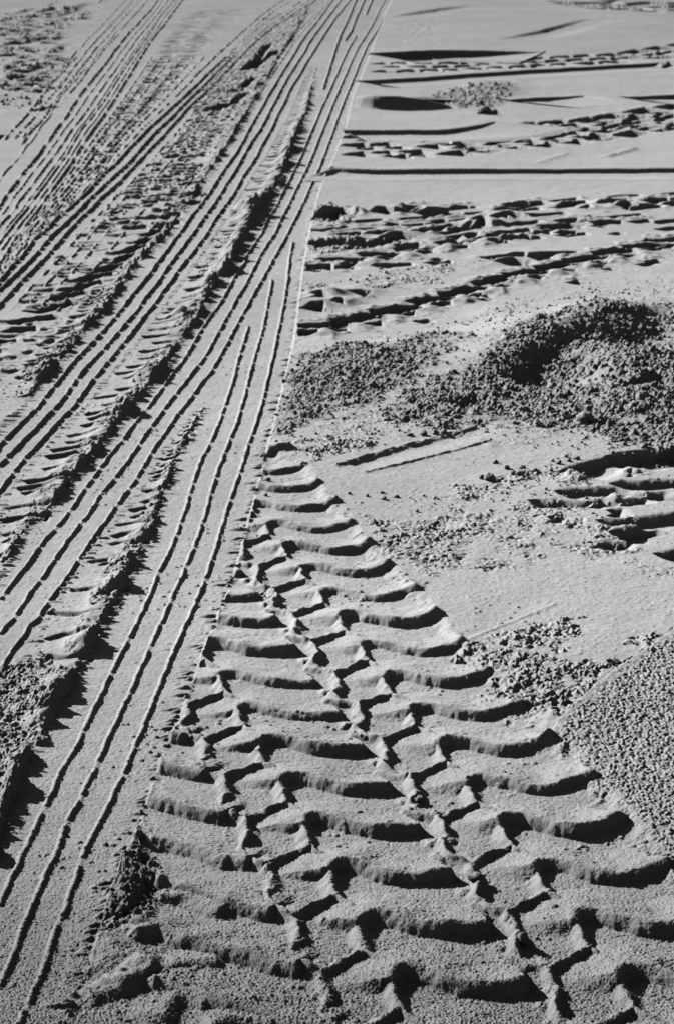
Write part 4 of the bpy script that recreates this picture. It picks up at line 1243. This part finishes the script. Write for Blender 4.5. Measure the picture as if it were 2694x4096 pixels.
def clod_mesh(r, seed):
    rr = np.random.default_rng(seed)
    v = IV3.copy()
    d = np.zeros(len(v))
    for lam, a in ((1.2, .35), (.55, .22), (.25, .13)):
        o = rr.random(3) * 50
        d += a * noise((v[:, 0] + v[:, 2] * .7 + o[0]).astype(f32), (v[:, 1] - v[:, 2] * .6 + o[1]).astype(f32), lam, seed)
    v = v * (1 + d)[:, None] * (rr.random(3) * .4 + .8) * r
    v[:, 2] *= .8
    return v


def clod(px, r, label, group, seed, cat='sand clod'):
    g = at([px])[0]
    me_v = clod_mesh(r, seed)
    o = build('sand_clod', IF3, None, 'crumb', me_v)
    o.location = (g[0], g[1], hget(g) + r * .42)
    o['label'] = label
    o['category'] = cat
    if group:
        o['group'] = group


CL = 'loose sand clods'
clod(Z9([(1520, 318)])[0], .055, 'round dark clod standing at the end of a thin dark step at upper right', CL, 1)
clod(Z7([(862, 955)])[0], .026, 'round clod at the foot of the large crumbly mound', CL, 2)
clod(Z7([(1310, 835)])[0], .024, 'pale clod resting on the right of the large crumbly mound', CL, 3)
clod(t13([(378, 135)])[0], .0085, 'small clod perched on the ridge between two hexagonal cells of the wavy print', CL, 4)
clod(t13([(640, 520)])[0], .011, 'clod lodged in the gap between two wavy bars', CL, 5)
clod(t13([(860, 800)])[0], .012, 'broken clod on the zigzag ridge near the bottom of the wavy print', CL, 6)
clod(Z9([(645, 552)])[0], .045, 'dark clod on the pale strip under the thick dark wedge step', CL, 7)
clod(Z9([(688, 554)])[0], .028, 'smaller clod just right of the dark clod on the pale strip', CL, 8)
clod(Z8([(120, 330)])[0], .016, 'largest clod in the row along the smooth strip', CL, 9)
for k_, p in enumerate(Z8([(205, 325), (165, 195), (378, 235), (310, 290), (470, 265), (660, 200), (740, 182), (800, 165), (345, 305), (255, 238), (60, 320)])):
    clod(p, .0075 + .003 * random.random(), 'tiny clod scattered above the broken lug prints on the smooth strip', 'tiny clods on the smooth strip', 20 + k_)
for k_, p in enumerate(frm(1100, 1350, 1.956)([(1050, 768), (1158, 762), (1250, 755), (1315, 748)])):
    clod(p, .010, 'small dark clod in a short row below the crumbly mound', 'row of clods below the crumbly mound', 40 + k_)
for k_, p in enumerate(frm(900, 1750, 1.956)([(968, 437), (1228, 428), (1238, 475), (1338, 458), (1110, 455), (318, 438), (330, 320)])):
    clod(p, .0055 + .002 * random.random(), 'tiny clod lying on flat sand right of the uppermost wavy bars', 'tiny clods beside the wavy bars', 60 + k_)

# uncounted crumbs strewn over the rough patches
vs, fs, off = [], [], 0
rc = np.random.default_rng(99)
cand = np.where((crumb > .3) & (ROWSP[:, None] < .02))
pick = rc.choice(len(cand[0]), min(5200, len(cand[0])), replace=False)
for q in pick:
    r_, c_ = cand[0][q], cand[1][q]
    if not (-60 < gx[c_] < 2760):
        continue
    dist = GY[r_, c_]
    r = (.0018 + .006 * rc.random() ** 2.6) * (1 if dist < 5 else 1.8) * csize[r_, c_]
    v = IV1 * (1 + .5 * (rc.random(len(IV1)) - .5))[:, None] * r * (rc.random(3) * .5 + .75)
    v = v + np.array([GX[r_, c_], GY[r_, c_], H[r_, c_] + r * .45])
    vs.append(v)
    fs.append(IF1 + off)
    off += len(v)
if vs:
    o = build('sand_crumbs', np.vstack(fs), None, 'crumb', np.vstack(vs))
    o['kind'] = 'stuff'
    o['label'] = 'countless loose crumbs of sand strewn over the rough patches'

# ------------------------------------------------------------------ light
EL, AZ = math.radians(28), math.radians(37)            # sun low, from the left and a little behind the scene
sun_dir = Vector((-math.cos(EL) * math.cos(AZ), math.cos(EL) * math.sin(AZ), math.sin(EL)))
sl = bpy.data.lights.new('sun', 'SUN')
sl.energy = 5.6
sl.angle = math.radians(.5)
so = bpy.data.objects.new('sun', sl)
so.rotation_euler = sun_dir.to_track_quat('Z', 'Y').to_euler()
col.objects.link(so)
w = bpy.data.worlds.new('World')
bpy.context.scene.world = w
w.use_nodes = True
nt = w.node_tree
bg = nt.nodes['Background']
sky = nt.nodes.new('ShaderNodeTexSky')
sky.sky_type = 'NISHITA'
sky.sun_disc = False
sky.sun_elevation = EL
sky.sun_rotation = math.atan2(sun_dir.x, sun_dir.y)
bw = nt.nodes.new('ShaderNodeRGBToBW')
nt.links.new(sky.outputs[0], bw.inputs[0])
nt.links.new(bw.outputs[0], bg.inputs[0])
bg.inputs[1].default_value = .016

# ------------------------------------------------------------------ camera
cam = bpy.data.cameras.new('camera')
cam.sensor_fit = 'VERTICAL'
cam.sensor_height = 36
cam.sensor_width = 24
cam.lens = FOC / 4096 * 36
cam.clip_end = 5000
cam.dof.use_dof = True
cam.dof.focus_distance = float(row_depth(2750)) * 1.05
cam.dof.aperture_fstop = 12
co_ = bpy.data.objects.new('camera', cam)
co_.location = (0, 0, CH)
co_.rotation_euler = (math.pi / 2 - PITCH, 0, 0)
col.objects.link(co_)
sc = bpy.context.scene
sc.camera = co_
sc.view_settings.view_transform = 'Standard'
sc.view_settings.look = 'None'
sc.view_settings.exposure = 0
sc.cycles.max_bounces = 3
sc.cycles.diffuse_bounces = 0
